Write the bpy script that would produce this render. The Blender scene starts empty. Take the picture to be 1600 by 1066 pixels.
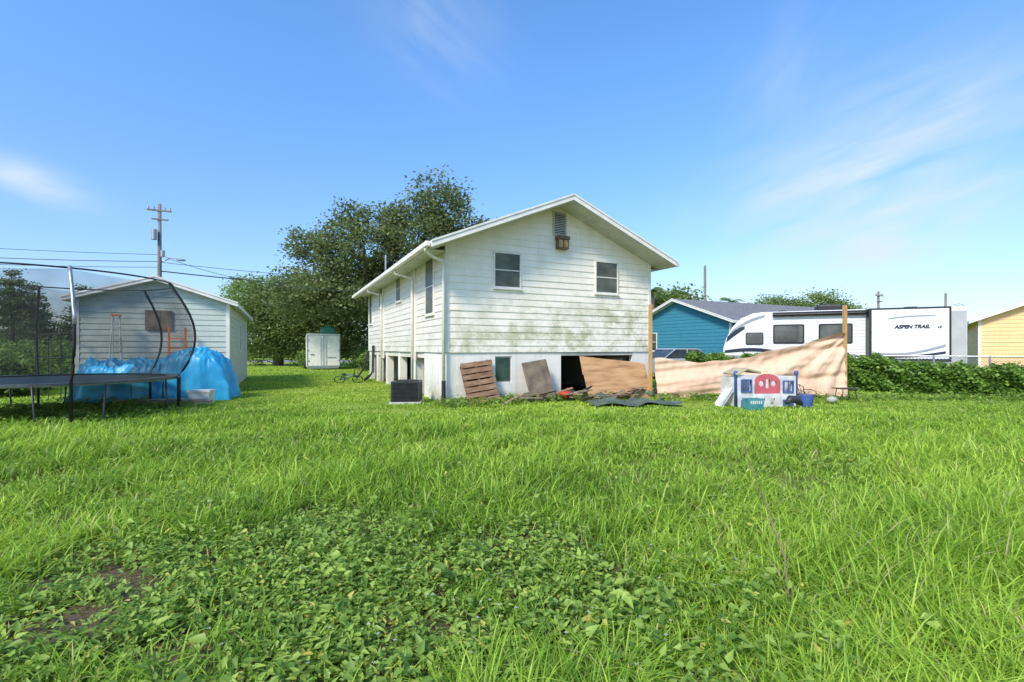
import bpy, math, random
import numpy as np
from mathutils import Vector, Matrix, noise as mnoise
rng=np.random.default_rng(7); random.seed(7)
sc=bpy.context.scene; COL=sc.collection
def rad(a): return math.radians(a)
ALPHA=rad(25.64)
# ---------------------------------------------------------------- materials
def nn(nt,t,**k):
    n=nt.nodes.new(t)
    for a,b in k.items(): setattr(n,a,b)
    return n
def mat(name,c1,c2=None,scale=4,rough=.6,bump=0.,bscale=None,metal=0.,stretch=(1,1,1),spec=.4,c3=None,detail=6,lo=.35,hi=.65):
    m=bpy.data.materials.new(name); m.use_nodes=True; nt=m.node_tree; L=nt.links
    b=nt.nodes['Principled BSDF']; b.inputs['Roughness'].default_value=rough
    b.inputs['Metallic'].default_value=metal; b.inputs['Specular IOR Level'].default_value=spec
    tc=nn(nt,'ShaderNodeTexCoord'); mp=nn(nt,'ShaderNodeMapping'); mp.inputs['Scale'].default_value=stretch
    L.new(tc.outputs['Object'],mp.inputs[0])
    c2=c2 or tuple(x*.8 for x in c1)
    no=nn(nt,'ShaderNodeTexNoise'); no.inputs['Scale'].default_value=scale; no.inputs['Detail'].default_value=detail
    L.new(mp.outputs[0],no.inputs['Vector'])
    r=nn(nt,'ShaderNodeValToRGB'); e=r.color_ramp.elements
    e[0].position=lo; e[0].color=(*c1,1); e[1].position=hi; e[1].color=(*c2,1)
    if c3:
        q=e.new((lo+hi)/2); q.color=(*c3,1)
    L.new(no.outputs[0],r.inputs[0]); L.new(r.outputs[0],b.inputs['Base Color'])
    if bump:
        n2=nn(nt,'ShaderNodeTexNoise'); n2.inputs['Scale'].default_value=bscale or scale*4; n2.inputs['Detail'].default_value=5
        L.new(mp.outputs[0],n2.inputs['Vector'])
        bp=nn(nt,'ShaderNodeBump'); bp.inputs['Strength'].default_value=bump; bp.inputs['Distance'].default_value=.02
        L.new(n2.outputs[0],bp.inputs['Height']); L.new(bp.outputs[0],b.inputs['Normal'])
    return m
def stained_siding(name,base,stain,zlo,zhi,amt=.8,dirt=(.45,.43,.36),damt=.6,lo=.44,hi=.62,xr=None,zs=2.6):
    m=mat(name,base,tuple(x*.92 for x in base),3,.55,.1,30); nt=m.node_tree; L=nt.links
    b=nt.nodes['Principled BSDF']; src=b.inputs['Base Color'].links[0].from_socket
    tc=nn(nt,'ShaderNodeTexCoord'); sp=nn(nt,'ShaderNodeSeparateXYZ'); L.new(tc.outputs['Object'],sp.inputs[0])
    mr=nn(nt,'ShaderNodeMapRange'); mr.inputs[1].default_value=zhi; mr.inputs[2].default_value=zlo
    if xr:   # mildew climbs higher toward one end of the wall
        k=nn(nt,'ShaderNodeMath',operation='MULTIPLY_ADD'); L.new(sp.outputs[0],k.inputs[0]); k.inputs[1].default_value=-xr; L.new(sp.outputs[2],k.inputs[2]); L.new(k.outputs[0],mr.inputs[0])
    else: L.new(sp.outputs[2],mr.inputs[0])
    mp=nn(nt,'ShaderNodeMapping'); mp.inputs['Scale'].default_value=(1,1,zs); L.new(tc.outputs['Object'],mp.inputs[0])
    n1=nn(nt,'ShaderNodeTexNoise'); n1.inputs['Scale'].default_value=1.1; n1.inputs['Detail'].default_value=10; n1.inputs['Roughness'].default_value=.78
    L.new(mp.outputs[0],n1.inputs['Vector'])
    r1=nn(nt,'ShaderNodeValToRGB'); r1.color_ramp.elements[0].position=lo; r1.color_ramp.elements[1].position=hi
    L.new(n1.outputs[0],r1.inputs[0])
    mu=nn(nt,'ShaderNodeMath',operation='MULTIPLY'); L.new(r1.outputs[0],mu.inputs[0]); L.new(mr.outputs[0],mu.inputs[1])
    mu2=nn(nt,'ShaderNodeMath',operation='MULTIPLY'); L.new(mu.outputs[0],mu2.inputs[0]); mu2.inputs[1].default_value=amt
    mx=nn(nt,'ShaderNodeMix',data_type='RGBA'); L.new(mu2.outputs[0],mx.inputs[0]); L.new(src,mx.inputs[6]); mx.inputs[7].default_value=(*stain,1)
    mp2=nn(nt,'ShaderNodeMapping'); mp2.inputs['Scale'].default_value=(9,9,.7); L.new(tc.outputs['Object'],mp2.inputs[0])
    n3=nn(nt,'ShaderNodeTexNoise'); n3.inputs['Scale'].default_value=1.; n3.inputs['Detail'].default_value=7; n3.inputs['Roughness'].default_value=.7; L.new(mp2.outputs[0],n3.inputs['Vector'])
    r3=nn(nt,'ShaderNodeValToRGB'); r3.color_ramp.elements[0].position=.5; r3.color_ramp.elements[1].position=.8
    L.new(n3.outputs[0],r3.inputs[0])
    m3=nn(nt,'ShaderNodeMath',operation='MULTIPLY'); L.new(r3.outputs[0],m3.inputs[0]); m3.inputs[1].default_value=damt
    mx2=nn(nt,'ShaderNodeMix',data_type='RGBA'); L.new(m3.outputs[0],mx2.inputs[0]); L.new(mx.outputs[2],mx2.inputs[6]); mx2.inputs[7].default_value=(*dirt,1)
    L.new(mx2.outputs[2],b.inputs['Base Color'])
    return m
def leafmat(name,tr=.35,gloss=.06):
    m=bpy.data.materials.new(name); m.use_nodes=True; nt=m.node_tree; L=nt.links; nt.nodes.remove(nt.nodes['Principled BSDF'])
    out=[n for n in nt.nodes if n.type=='OUTPUT_MATERIAL'][0]
    at=nn(nt,'ShaderNodeAttribute'); at.attribute_name='Col'
    d=nn(nt,'ShaderNodeBsdfDiffuse'); t=nn(nt,'ShaderNodeBsdfTranslucent'); g=nn(nt,'ShaderNodeBsdfGlossy'); g.inputs['Roughness'].default_value=.5
    g.inputs['Color'].default_value=(.8,.8,.68,1)
    hs=nn(nt,'ShaderNodeHueSaturation'); hs.inputs['Value'].default_value=1.3; hs.inputs['Hue'].default_value=.488
    L.new(at.outputs['Color'],d.inputs[0]); L.new(at.outputs['Color'],hs.inputs['Color']); L.new(hs.outputs[0],t.inputs[0])
    a=nn(nt,'ShaderNodeMixShader'); a.inputs[0].default_value=tr; L.new(d.outputs[0],a.inputs[1]); L.new(t.outputs[0],a.inputs[2])
    c=nn(nt,'ShaderNodeMixShader'); c.inputs[0].default_value=gloss; L.new(a.outputs[0],c.inputs[1]); L.new(g.outputs[0],c.inputs[2])
    L.new(c.outputs[0],out.inputs[0]); return m
def glassmat(name,c1=(.03,.04,.045),c2=(.12,.13,.12),scale=1.2):
    return mat(name,c1,c2,scale,.07,spec=.6,lo=.4,hi=.7)
M={}
M['siding']=stained_siding('painted_lap_siding',(.94,.86,.73),(.38,.37,.18),1.4,3.2,.85,dirt=(.66,.60,.45),damt=.45,lo=.46,hi=.60,xr=.16,zs=1.3)
M['siding_shaded']=stained_siding('painted_lap_siding_shaded',(.82,.75,.66),(.42,.41,.29),1.3,3.4,.6,dirt=(.54,.51,.43),damt=.5)  # same siding in a greyer tone, side-wall shade put into the colour
M['stucco']=stained_siding('stucco_skirt',(.88,.82,.73),(.42,.40,.28),0,.9,.8)
M['trim']=mat('white_trim',(.86,.81,.73),(.74,.69,.61),5,.5,.1,40)
M['soffit']=mat('soffit',(.66,.65,.58),(.54,.53,.47),3,.6)
M['shingle']=mat('asphalt_shingle',(.25,.245,.24),(.12,.12,.12),14,.9,.6,60)
M['glass']=glassmat('window_glass')
M['screen']=mat('window_screen',(.14,.145,.105),(.06,.065,.045),2.2,.3,stretch=(1,1,1.5))
M['dark']=mat('dark_inside',(.02,.02,.018),(.035,.03,.025),2,.95)  # near-black stand-in for shade in openings and gaps; also some scrap boards
M['vent']=mat('vent_slats',(.55,.54,.49),(.40,.39,.35),8,.6)
M['black']=mat('black_plastic',(.015,.015,.016),(.03,.03,.03),6,.45)
M['acm']=mat('charcoal_metal',(.035,.037,.04),(.06,.06,.06),8,.45,metal=.3)
M['wood']=mat('weathered_wood',(.36,.26,.16),(.22,.15,.09),3,.75,.4,30,stretch=(1,1,9))
M['woodred']=mat('brown_planks',(.36,.23,.14),(.17,.085,.045),1.6,.8,.4,30,stretch=(1.5,1,7),c3=(.27,.15,.085),lo=.3,hi=.7)
M['woodgrey']=mat('grey_board',(.27,.20,.14),(.12,.09,.065),3,.85,.3,20,c3=(.20,.15,.105))
M['ply']=mat('plywood',(.52,.30,.15),(.30,.155,.07),1.5,.7,.2,12,stretch=(1,1,6),c3=(.44,.245,.11),lo=.36,hi=.66)
M['post']=mat('pine_post',(.60,.36,.14),(.42,.24,.09),3,.6,.2,20,stretch=(8,8,1))
M['canvas']=mat('peach_canvas',(.78,.52,.36),(.68,.43,.29),.9,.85,.2,5)
M['tarp']=mat('blue_tarp',(.05,.46,.76),(.025,.32,.60),2.2,.36,.6,5)
M['shedwall']=stained_siding('sage_vinyl_siding',(.55,.60,.52),(.40,.43,.36),0,2,.5,dirt=(.45,.49,.42))
M['galv']=mat('galvanised_steel',(.42,.43,.45),(.30,.31,.33),10,.45,metal=.6)
M['teal']=stained_siding('mid_blue_siding',(.045,.22,.31),(.035,.17,.25),0,2,.6,dirt=(.04,.18,.26))
M['yellow']=stained_siding('yellow_siding',(.86,.56,.27),(.72,.47,.25),0,2,.4,dirt=(.74,.48,.25))
M['rv']=mat('rv_white_gelcoat',(.84,.83,.82),(.76,.75,.74),2,.25,spec=.5)
M['rvside']=mat('rv_end_panel',(.50,.50,.50),(.42,.42,.42),2,.35)
M['rvgrey']=mat('rv_grey_graphic',(.34,.35,.37),(.26,.27,.29),3,.35)
M['rvblue']=mat('rv_navy_graphic',(.02,.027,.045),(.025,.033,.055),3,.3)
M['bark']=mat('bark',(.18,.145,.11),(.09,.07,.055),5,.9,.8,20,stretch=(1,1,.3))
M['polewood']=mat('utility_pole_wood',(.26,.23,.20),(.15,.13,.11),3,.85,stretch=(1,1,.2))
M['road']=mat('asphalt_road',(.26,.255,.25),(.19,.19,.185),3,.9)
M['pink']=mat('red_pink_plastic',(.66,.13,.16),(.46,.10,.11),4,.55,.15,20)
M['whiteplastic']=mat('white_plastic',(.74,.73,.72),(.50,.50,.48),4,.5,.1,20)
M['blueplastic']=mat('blue_plastic',(.07,.12,.36),(.05,.09,.26),4,.5,.1,20)
M['tealplastic']=mat('teal_plastic',(.07,.26,.28),(.04,.18,.20),4,.5)
M['tan']=mat('tan_plastic',(.50,.42,.28),(.40,.33,.2),4,.6)
M['orange']=mat('orange_fibreglass',(.85,.20,.04),(.75,.15,.03),4,.4)
M['greencover']=mat('green_cover',(.05,.24,.20),(.03,.16,.13),4,.5)
M['carpaint']=mat('silver_paint',(.52,.54,.56),(.46,.48,.5),2,.25,metal=.4)
M['rubber']=mat('rubber',(.02,.02,.02),(.03,.03,.03),8,.8)
M['leaf']=leafmat('foliage',.40,.03); M['grass']=leafmat('grass_blades',.42,.03); M['weedm']=leafmat('weed_leaves',.38,.03)
M['amber']=mat('amber_glass',(.60,.36,.08),(.30,.16,.05),9,.2,spec=.6)
M['red']=mat('red_cloth',(.55,.05,.03),(.35,.03,.02),6,.7)
M['darksheet']=mat('dark_green_sheet',(.05,.08,.06),(.10,.13,.10),5,.6,.5,14)
M['dry']=mat('dry_stem',(.30,.22,.13),(.19,.14,.08),6,.8)
def netmat():
    m=bpy.data.materials.new('safety_net'); m.use_nodes=True; nt=m.node_tree; L=nt.links; b=nt.nodes['Principled BSDF']
    b.inputs['Base Color'].default_value=(.025,.027,.025,1); b.inputs['Roughness'].default_value=.9
    n=nn(nt,'ShaderNodeTexNoise'); n.inputs['Scale'].default_value=1.4
    tc=nn(nt,'ShaderNodeTexCoord'); L.new(tc.outputs['Object'],n.inputs['Vector'])
    mr=nn(nt,'ShaderNodeMapRange'); mr.inputs[1].default_value=.3; mr.inputs[2].default_value=.7; mr.inputs[3].default_value=.24; mr.inputs[4].default_value=.46; L.new(n.outputs[0],mr.inputs[0])
    L.new(mr.outputs[0],b.inputs['Alpha']); return m
M['net']=netmat()
# ---------------------------------------------------------------- mesh builder
class MB:
    def __init__(s): s.v=[];s.f=[];s.m=[];s.cuts=[]
    def add(s,vs,fs,mi=0,T=None):
        o=len(s.v); s.cuts.append((o,len(s.f)))
        for p in vs:
            p=Vector(p)
            if T is not None: p=T@p
            s.v.append(tuple(p))
        for f in fs: s.f.append([i+o for i in f]); s.m.append(mi)
    def box(s,x0,x1,y0,y1,z0,z1,mi=0,T=None):
        vs=[(x,y,z) for z in(z0,z1) for y in(y0,y1) for x in(x0,x1)]
        s.add(vs,[(0,2,3,1),(4,5,7,6),(0,1,5,4),(2,6,7,3),(0,4,6,2),(1,3,7,5)],mi,T)
    def prism(s,poly,y0,y1,mi=0,T=None):
        n=len(poly); vs=[(x,y0,z) for x,z in poly]+[(x,y1,z) for x,z in poly]
        fs=[tuple(range(n)),tuple(range(2*n-1,n-1,-1))]+[(i,i+n,(i+1)%n+n,(i+1)%n) for i in range(n)]
        s.add(vs,fs,mi,T)
    def tube(s,pts,r,n=8,mi=0,T=None,closed=False):
        pts=[Vector(p) for p in pts]; k=len(pts); rs=r if hasattr(r,'__len__') else [r]*k
        vs=[];fs=[]; ref=Vector((0,0,1))
        for i,p in enumerate(pts):
            a=pts[(i-1)%k] if (closed or i>0) else p; b=pts[(i+1)%k] if (closed or i<k-1) else p
            d=(b-a).normalized()
            if abs(d.dot(ref))>.95: u=d.cross(Vector((1,0,0)))
            else: u=d.cross(ref)
            u.normalize(); w=d.cross(u)
            for j in range(n):
                t=2*math.pi*j/n; vs.append(p+u*math.cos(t)*rs[i]+w*math.sin(t)*rs[i])
        for i in range(k if closed else k-1):
            for j in range(n):
                fs.append((i*n+j,i*n+(j+1)%n,((i+1)%k)*n+(j+1)%n,((i+1)%k)*n+j))
        if not closed: fs+= [tuple(range(n-1,-1,-1)),tuple(range((k-1)*n,k*n))]
        s.add(vs,fs,mi,T)
    def cyl(s,p0,p1,r,n=12,mi=0,T=None): s.tube([p0,p1],r,n,mi,T)
    def ball(s,c,r,mi=0,n=10,T=None,jit=0):
        vs=[];fs=[]
        for i in range(n//2+1):
            a=math.pi*i/(n//2)
            for j in range(n):
                t=2*math.pi*j/n; q=1+random.uniform(-jit,jit)
                vs.append((c[0]+r[0]*q*math.sin(a)*math.cos(t),c[1]+r[1]*q*math.sin(a)*math.sin(t),c[2]+r[2]*q*math.cos(a)))
        for i in range(n//2):
            for j in range(n): fs.append((i*n+j,(i+1)*n+j,(i+1)*n+(j+1)%n,i*n+(j+1)%n))
        s.add(vs,fs,mi,T)
    def build(s,name,mats,parent=None,smooth=False,bevel=0,**pr):
        me=bpy.data.meshes.new(name); me.from_pydata(s.v,[],s.f)
        for m in (mats if isinstance(mats,(list,tuple)) else [mats]): me.materials.append(M[m] if isinstance(m,str) else m)
        me.polygons.foreach_set('material_index',s.m)
        if smooth: me.polygons.foreach_set('use_smooth',[True]*len(s.f))
        me.update(); ob=bpy.data.objects.new(name,me); COL.objects.link(ob)
        if parent: ob.parent=parent
        if bevel:
            b=ob.modifiers.new('bevel','BEVEL'); b.width=bevel; b.segments=2; b.limit_method='ANGLE'
        for k,v in pr.items(): ob[k]=v
        return ob
    def split(s,name,mats,parent,smooth=False,bevel=0):   # one object per added piece
        cs=s.cuts+[(len(s.v),len(s.f))]; out=[]
        for (v0,f0),(v1,f1) in zip(cs[:-1],cs[1:]):
            q=MB(); q.v=s.v[v0:v1]; q.f=[[i-v0 for i in f] for f in s.f[f0:f1]]; q.m=s.m[f0:f1]; out.append(q.build(name,mats,parent,smooth,bevel))
        return out
def thing(name,label,cat,loc=(0,0,0),rz=0,group=None):
    e=bpy.data.objects.new(name,None); e.empty_display_size=.2; COL.objects.link(e); e.location=loc; e.rotation_euler=(0,0,rz)
    e['label']=label; e['category']=cat
    if group: e['group']=group
    return e
def place(ob,label,cat,loc=None,rot=None,group=None):
    ob['label']=label; ob['category']=cat
    if loc is not None: ob.location=loc
    if rot is not None: ob.rotation_euler=rot
    if group: ob['group']=group
    return ob
def plate(loops,depth,T=Matrix.Identity(4)):
    cu=bpy.data.curves.new('tmp','CURVE'); cu.dimensions='2D'; cu.fill_mode='BOTH'; cu.extrude=depth/2
    for lp in loops:
        sp=cu.splines.new('POLY'); sp.points.add(len(lp)-1)
        for i,(x,y) in enumerate(lp): sp.points[i].co=(x,y,0,1)
        sp.use_cyclic_u=True
    ob=bpy.data.objects.new('tmp',cu); COL.objects.link(ob); bpy.context.view_layer.update()
    me=bpy.data.meshes.new_from_object(ob.evaluated_get(bpy.context.evaluated_depsgraph_get()))
    bpy.data.objects.remove(ob); me.transform(T@Matrix.Rotation(rad(90),4,'X')); return me
def meshob(name,me,m,parent=None,**pr):
    me.materials.clear(); me.materials.append(M[m] if isinstance(m,str) else m)
    ob=bpy.data.objects.new(name,me); COL.objects.link(ob)
    if parent: ob.parent=parent
    for k,v in pr.items(): ob[k]=v
    return ob
def text(body,size,T,m,parent,name='lettering',off=.004,shear=.25):
    cu=bpy.data.curves.new('tmp','FONT'); cu.body=body; cu.size=size; cu.extrude=.002; cu.offset=off; cu.shear=shear
    ob=bpy.data.objects.new('tmp',cu); COL.objects.link(ob); bpy.context.view_layer.update()
    me=bpy.data.meshes.new_from_object(ob.evaluated_get(bpy.context.evaluated_depsgraph_get()))
    bpy.data.objects.remove(ob); me.transform(T@Matrix.Rotation(rad(90),4,'X')); return meshob(name,me,m,parent)
def arr_mesh(name,V,quads=None,tris=None,colv=None,m=None,**pr):
    me=bpy.data.meshes.new(name); V=np.asarray(V,dtype=np.float32).reshape(-1,3)
    me.vertices.add(len(V)); me.vertices.foreach_set('co',V.ravel())
    nq=0 if quads is None else len(quads); ntq=0 if tris is None else len(tris)
    li=[];st=[];tot=[]
    if nq: li.append(np.asarray(quads).ravel()); st.append(np.arange(nq)*4); tot.append(np.full(nq,4))
    if ntq: li.append(np.asarray(tris).ravel()); st.append(nq*4+np.arange(ntq)*3); tot.append(np.full(ntq,3))
    li=np.concatenate(li).astype(np.int32); st=np.concatenate(st).astype(np.int32); tot=np.concatenate(tot).astype(np.int32)
    me.loops.add(len(li)); me.loops.foreach_set('vertex_index',li)
    me.polygons.add(len(st)); me.polygons.foreach_set('loop_start',st); me.polygons.foreach_set('loop_total',tot)
    me.update(calc_edges=True)
    if colv is not None:
        a=me.color_attributes.new('Col','FLOAT_COLOR','POINT'); c=np.ones((len(V),4),dtype=np.float32); c[:,:3]=colv
        a.data.foreach_set('color',c.ravel())
    if m: me.materials.append(M[m])
    ob=bpy.data.objects.new(name,me); COL.objects.link(ob)
    for k,v in pr.items(): ob[k]=v
    return ob
def siding(mb,p0,p1,z0,z1,step=.19,slope=0,mi=0,wave=.004,seg=24,base=.018):
    p0=Vector(p0);p1=Vector(p1);d=p1-p0;W=d.length;d.normalize();n=Vector((d.y,-d.x))
    zt=z1+slope*W/2; z=z0
    def rg(z):
        if slope and z>z1: k=(z-z1)/slope; return k,W-k
        return 0,W
    while z<zt-1e-4:
        zn=min(z+step,zt); a0,b0=rg(z); a1,b1=rg(zn-1e-3); vs=[]; ph=random.uniform(0,6); fr=random.uniform(.6,1.6); dz=random.uniform(-.003,.003); oo=random.uniform(base,base+.010)
        for i in range(seg+1):
            t=i/seg; u=a0+(b0-a0)*t; u2=a1+(b1-a1)*t; o=oo+wave*math.sin(u*fr*2+ph)
            zz=z+dz+wave*.9*math.sin(u*fr+ph*2)
            q=p0+d*u+n*.004; vs.append((q.x,q.y,zz))
            q=p0+d*u+n*o; vs.append((q.x,q.y,zz))
            q=p0+d*u2+n*.005; vs.append((q.x,q.y,zn+.012))
        fs=[]
        for i in range(seg):
            a=i*3;b=a+3; fs+=[(a,b,b+1,a+1),(a+1,b+1,b+2,a+2)]
        mb.add(vs,fs,mi); z=zn
def gable_roof(name,parent,xl,xm,xr,zr,slope,y0,y1,th=.16,mats=('shingle','trim','soffit')):
    mb=MB()
    for xe in (xl,xr):
        ze=zr-slope*abs(xm-xe)
        vs=[(xe,y0,ze),(xm,y0,zr),(xm,y0,zr-th),(xe,y0,ze-th),(xe,y1,ze),(xm,y1,zr),(xm,y1,zr-th),(xe,y1,ze-th)]
        for f,mi in (((0,1,5,4),0),((0,3,2,1),1),((3,7,6,2),2),((4,5,6,7),1),((0,4,7,3),1)):
            mb.add([vs[i] for i in f],[(0,1,2,3)],mi)
        mb.add([(xe,y0-.02,ze+.012),(xm,y0-.02,zr+.012),(xm,y0-.02,zr-.035),(xe,y0-.02,ze-.035),(xe,y0,ze+.012),(xm,y0,zr+.012),(xm,y0,zr-.035),(xe,y0,ze-.035)],
               [(0,3,2,1),(0,1,5,4),(3,7,6,2)],1)
    return mb.build(name,mats,parent)
def window(parent,x,z,w,h,T,glass='glass',rail=True,ft=.045,frame='trim',sill=True):
    mb=MB(); 
    for a in ((-w/2,-w/2+ft,z,z+h),(w/2-ft,w/2,z,z+h),(-w/2+ft,w/2-ft,z,z+ft),(-w/2+ft,w/2-ft,z+h-ft,z+h)):
        mb.box(x+a[0],x+a[1],-.055,.02,a[2],a[3],0,T)
    if rail: mb.box(x-w/2+ft,x+w/2-ft,-.045,.01,z+h*.5-.014,z+h*.5+.014,0,T)
    if sill: mb.box(x-w/2-.03,x+w/2+.03,-.08,.02,z-.04,z,0,T)
    ob=mb.build('window',[frame],parent,bevel=.004)
    g=MB(); g.box(x-w/2+ft,x+w/2-ft,-.036,-.008,z+ft,z+h-ft,0,T); g.build('glass',[glass],ob)
    return ob
# ---------------------------------------------------------------- ground, road
me=bpy.data.meshes.new('ground')
gx=[-900,-60,-20,20,60,900]; gy=[-60,-10,0,20,60,1500]
me.from_pydata([(x,y,0) for y in gy for x in gx],[],[(j*6+i,j*6+i+1,j*6+i+7,j*6+i+6) for j in range(5) for i in range(5)])
g=bpy.data.objects.new('ground',me); COL.objects.link(g); g['kind']='structure'; g['label']='uneven green lawn with bare soil patches'
m=bpy.data.materials.new('lawn_ground'); m.use_nodes=True; nt=m.node_tree; L=nt.links; b=nt.nodes['Principled BSDF']; b.inputs['Roughness'].default_value=.95; b.inputs['Specular IOR Level'].default_value=.1
tc=nn(nt,'ShaderNodeTexCoord')
def noise(s,d=6,r=.6):
    n=nn(nt,'ShaderNodeTexNoise'); n.inputs['Scale'].default_value=s; n.inputs['Detail'].default_value=d; n.inputs['Roughness'].default_value=r; L.new(tc.outputs['Object'],n.inputs['Vector']); return n
def ramp(src,p0,c0,p1,c1):
    r=nn(nt,'ShaderNodeValToRGB'); e=r.color_ramp.elements; e[0].position=p0;e[0].color=(*c0,1);e[1].position=p1;e[1].color=(*c1,1); L.new(src,r.inputs[0]); return r.outputs[0]
def mixc(f,a,c):
    x=nn(nt,'ShaderNodeMix',data_type='RGBA'); L.new(f,x.inputs[0]); L.new(a,x.inputs[6]); L.new(c,x.inputs[7]); return x.outputs[2]
soil=ramp(noise(26,9,.75).outputs[0],.35,(.085,.06,.038),.7,(.32,.235,.155))
und=ramp(noise(9).outputs[0],.4,(.10,.13,.025),.65,(.18,.23,.045))
near=mixc(ramp(noise(.9).outputs[0],.55,(0,0,0),.66,(1,1,1)),soil,und)
lawn=mixc(ramp(noise(.35).outputs[0],.4,(0,0,0),.62,(1,1,1)),ramp(noise(22).outputs[0],.35,(.16,.26,.03),.65,(.30,.43,.055)),ramp(noise(18).outputs[0],.35,(.26,.35,.05),.65,(.43,.50,.10)))
sp=nn(nt,'ShaderNodeSeparateXYZ'); L.new(tc.outputs['Object'],sp.inputs[0])
mr=nn(nt,'ShaderNodeMapRange'); mr.inputs[1].default_value=4.0; mr.inputs[2].default_value=8; L.new(sp.outputs[1],mr.inputs[0])
L.new(mixc(mr.outputs[0],near,lawn),b.inputs['Base Color'])
bp=nn(nt,'ShaderNodeBump'); bp.inputs['Strength'].default_value=.9; bp.inputs['Distance'].default_value=.06; L.new(noise(16,9,.7).outputs[0],bp.inputs['Height']); L.new(bp.outputs[0],b.inputs['Normal'])
me.materials.append(m)
rm=MB(); rm.add([(-300,52,.03),(200,52,.03),(200,60,.03),(-300,60,.03)],[(0,1,2,3)]); ro=rm.build('road',['road']); ro['kind']='structure'
rm=MB(); rm.add([(-300,50.6,.034),(200,50.6,.034),(200,51.9,.034),(-300,51.9,.034)],[(0,1,2,3)]); ro=rm.build('road_verge',[mat('sandy_verge',(.46,.42,.33),(.34,.32,.22),3,.9)]); ro['kind']='structure'
# ---------------------------------------------------------------- main house
HX,HYY=-1.717,12.5; W=6.82; LEN=12.2; SL=.413; EZ=4.31; ZR=5.72; FZ=1.35
house=thing('raised_house','white lap-sided raised house with mildew stains and gable roof','house',(HX,HYY,0),ALPHA)
mb=MB(); siding(mb,(0,0),(W,0),FZ,EZ,.185,SL,0,.003,20)
siding(mb,(W,0),(W,LEN),FZ,EZ,.185,0,1); siding(mb,(W,LEN),(0,LEN),FZ,EZ,.185,SL,1)
siding(mb,(0,LEN),(0,0),FZ,EZ,.185,0,1,.003,30)
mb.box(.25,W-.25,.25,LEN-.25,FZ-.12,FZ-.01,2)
mb.build('wall',['siding','siding_shaded','dark'],house)
mb=MB()
for x,y in ((-.03,-.03),(W-.07,-.03)): mb.box(x,x+.1,y,y+.1,FZ,EZ-.02)
for s in (3.05,8.3): mb.box(-.07,-.001,s,s+.16,FZ-.3,EZ-.02)
mb.box(-.03,.07,LEN-.07,LEN+.03,FZ,EZ-.02)
mb.split('corner_board',['trim'],house,bevel=.005)
mb=MB(); y0,y1=.02,.2; FT=FZ-.006
for a,bb,z0,z1 in ((.02,1.4,0,FT),(1.4,1.9,0,.52),(1.4,1.9,1.24,FT),(1.9,3.5,0,FT),(6.15,6.8,0,FT)):
    mb.box(a,bb,y0,y1,z0,z1)
mb.box(.02,.2,y1,2.2,0,FT)
mb.box(.02,.2,11.6,LEN-.02,0,FT)
mb.box(6.62,6.8,y1,LEN-.2,0,FT); mb.box(.2,6.6,LEN-.2,LEN-.03,0,FT)
mb.build('foundation_wall',['stucco'],house)
mb=MB()
for s in (3.2,5.5,7.8,10.0): mb.box(.03,.28,s,s+.34,0,FT)
mb.box(3.2,3.4,5.2,5.5,0,FZ-.13)
mb.split('foundation_pier',['stucco'],house)
mb=MB(); mb.box(1.6,1.7,.3,11.9,0.02,FZ-.13); mb.build('shade_panel',['dark'],house)  # near-black panel that stands in for the shade under the floor
mb=MB(); mb.box(3.5,6.15,.03,.14,FZ-.1,FT); mb.box(.04,.2,2.2,11.6,FZ-.18,FT-.004); mb.build('rim_beam',['siding_shaded'],house)
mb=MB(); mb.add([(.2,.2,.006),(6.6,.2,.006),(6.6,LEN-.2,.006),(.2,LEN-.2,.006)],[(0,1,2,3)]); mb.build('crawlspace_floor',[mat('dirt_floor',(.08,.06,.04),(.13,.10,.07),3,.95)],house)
OF=.82
gable_roof('roof',house,-.62,W/2,W+.36,ZR,SL,-OF,LEN+.4)
mb=MB()
for x0,x1 in ((-.60,-.03),(W+.03,W+.34)): mb.box(x0,x1,.0,LEN,EZ-.32,EZ-.30)
mb.split('soffit',['soffit'],house)
mb=MB(); ez=ZR-SL*(W/2+.62)
mb.box(-.76,-.64,-OF+.02,LEN+.38,ez-.15,ez-.02); mb.build('gutter',['trim'],house,bevel=.02)
mb=MB(); ez2=ZR-SL*(W/2+.36); mb.box(W+.38,W+.49,-OF+.02,LEN+.38,ez2-.15,ez2-.02); mb.build('gutter',['trim'],house,bevel=.02)
mb=MB(); n_=26
for i in range(n_):
    for sgn in (-1,1):
        x=W/2+sgn*(.12+i*.145)
        if x<-.6 or x>W+.34: continue
        z=ZR-.16-SL*abs(W/2-x)-.003; mb.add([(x-.006,-OF+.03,z),(x+.006,-OF+.03,z),(x+.006,0,z),(x-.006,0,z)],[(0,1,2,3)])
mb.build('soffit_seams',['vent'],house)
mb=MB(); mb.tube([(-.70,-.62,ez-.1),(-.70,-.55,ez-.22),(-.45,-.3,ez-.3),(-.13,-.10,ez-.34),(-.09,-.08,ez-.5),(-.09,-.08,.55)],.042,10)
mb.build('downspout',['trim'],house,smooth=True)
mb=MB(); pts=[(-.09,-.08,.62)]
for i in range(13): pts+=[(-.09,-.08,.6-i*.04),(-.09,-.08,.58-i*.04)]
pts+=[(-.06,-.15,.07),(.05,-.27,.05)]
rs=[.055]+[r for i in range(13) for r in (.064,.05)]+[.055,.055]
mb.tube(pts,rs,10); mb.build('drain_hose',['black'],house)
for s in (3.13,8.38):
    mb=MB(); mb.tube([(-.68,s,ez-.1),(-.66,s,ez-.25),(-.14,s,ez-.36),(-.12,s,ez-.5),(-.12,s,.1)],.04,8); mb.build('downspout',['trim'],house,smooth=True)
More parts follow.
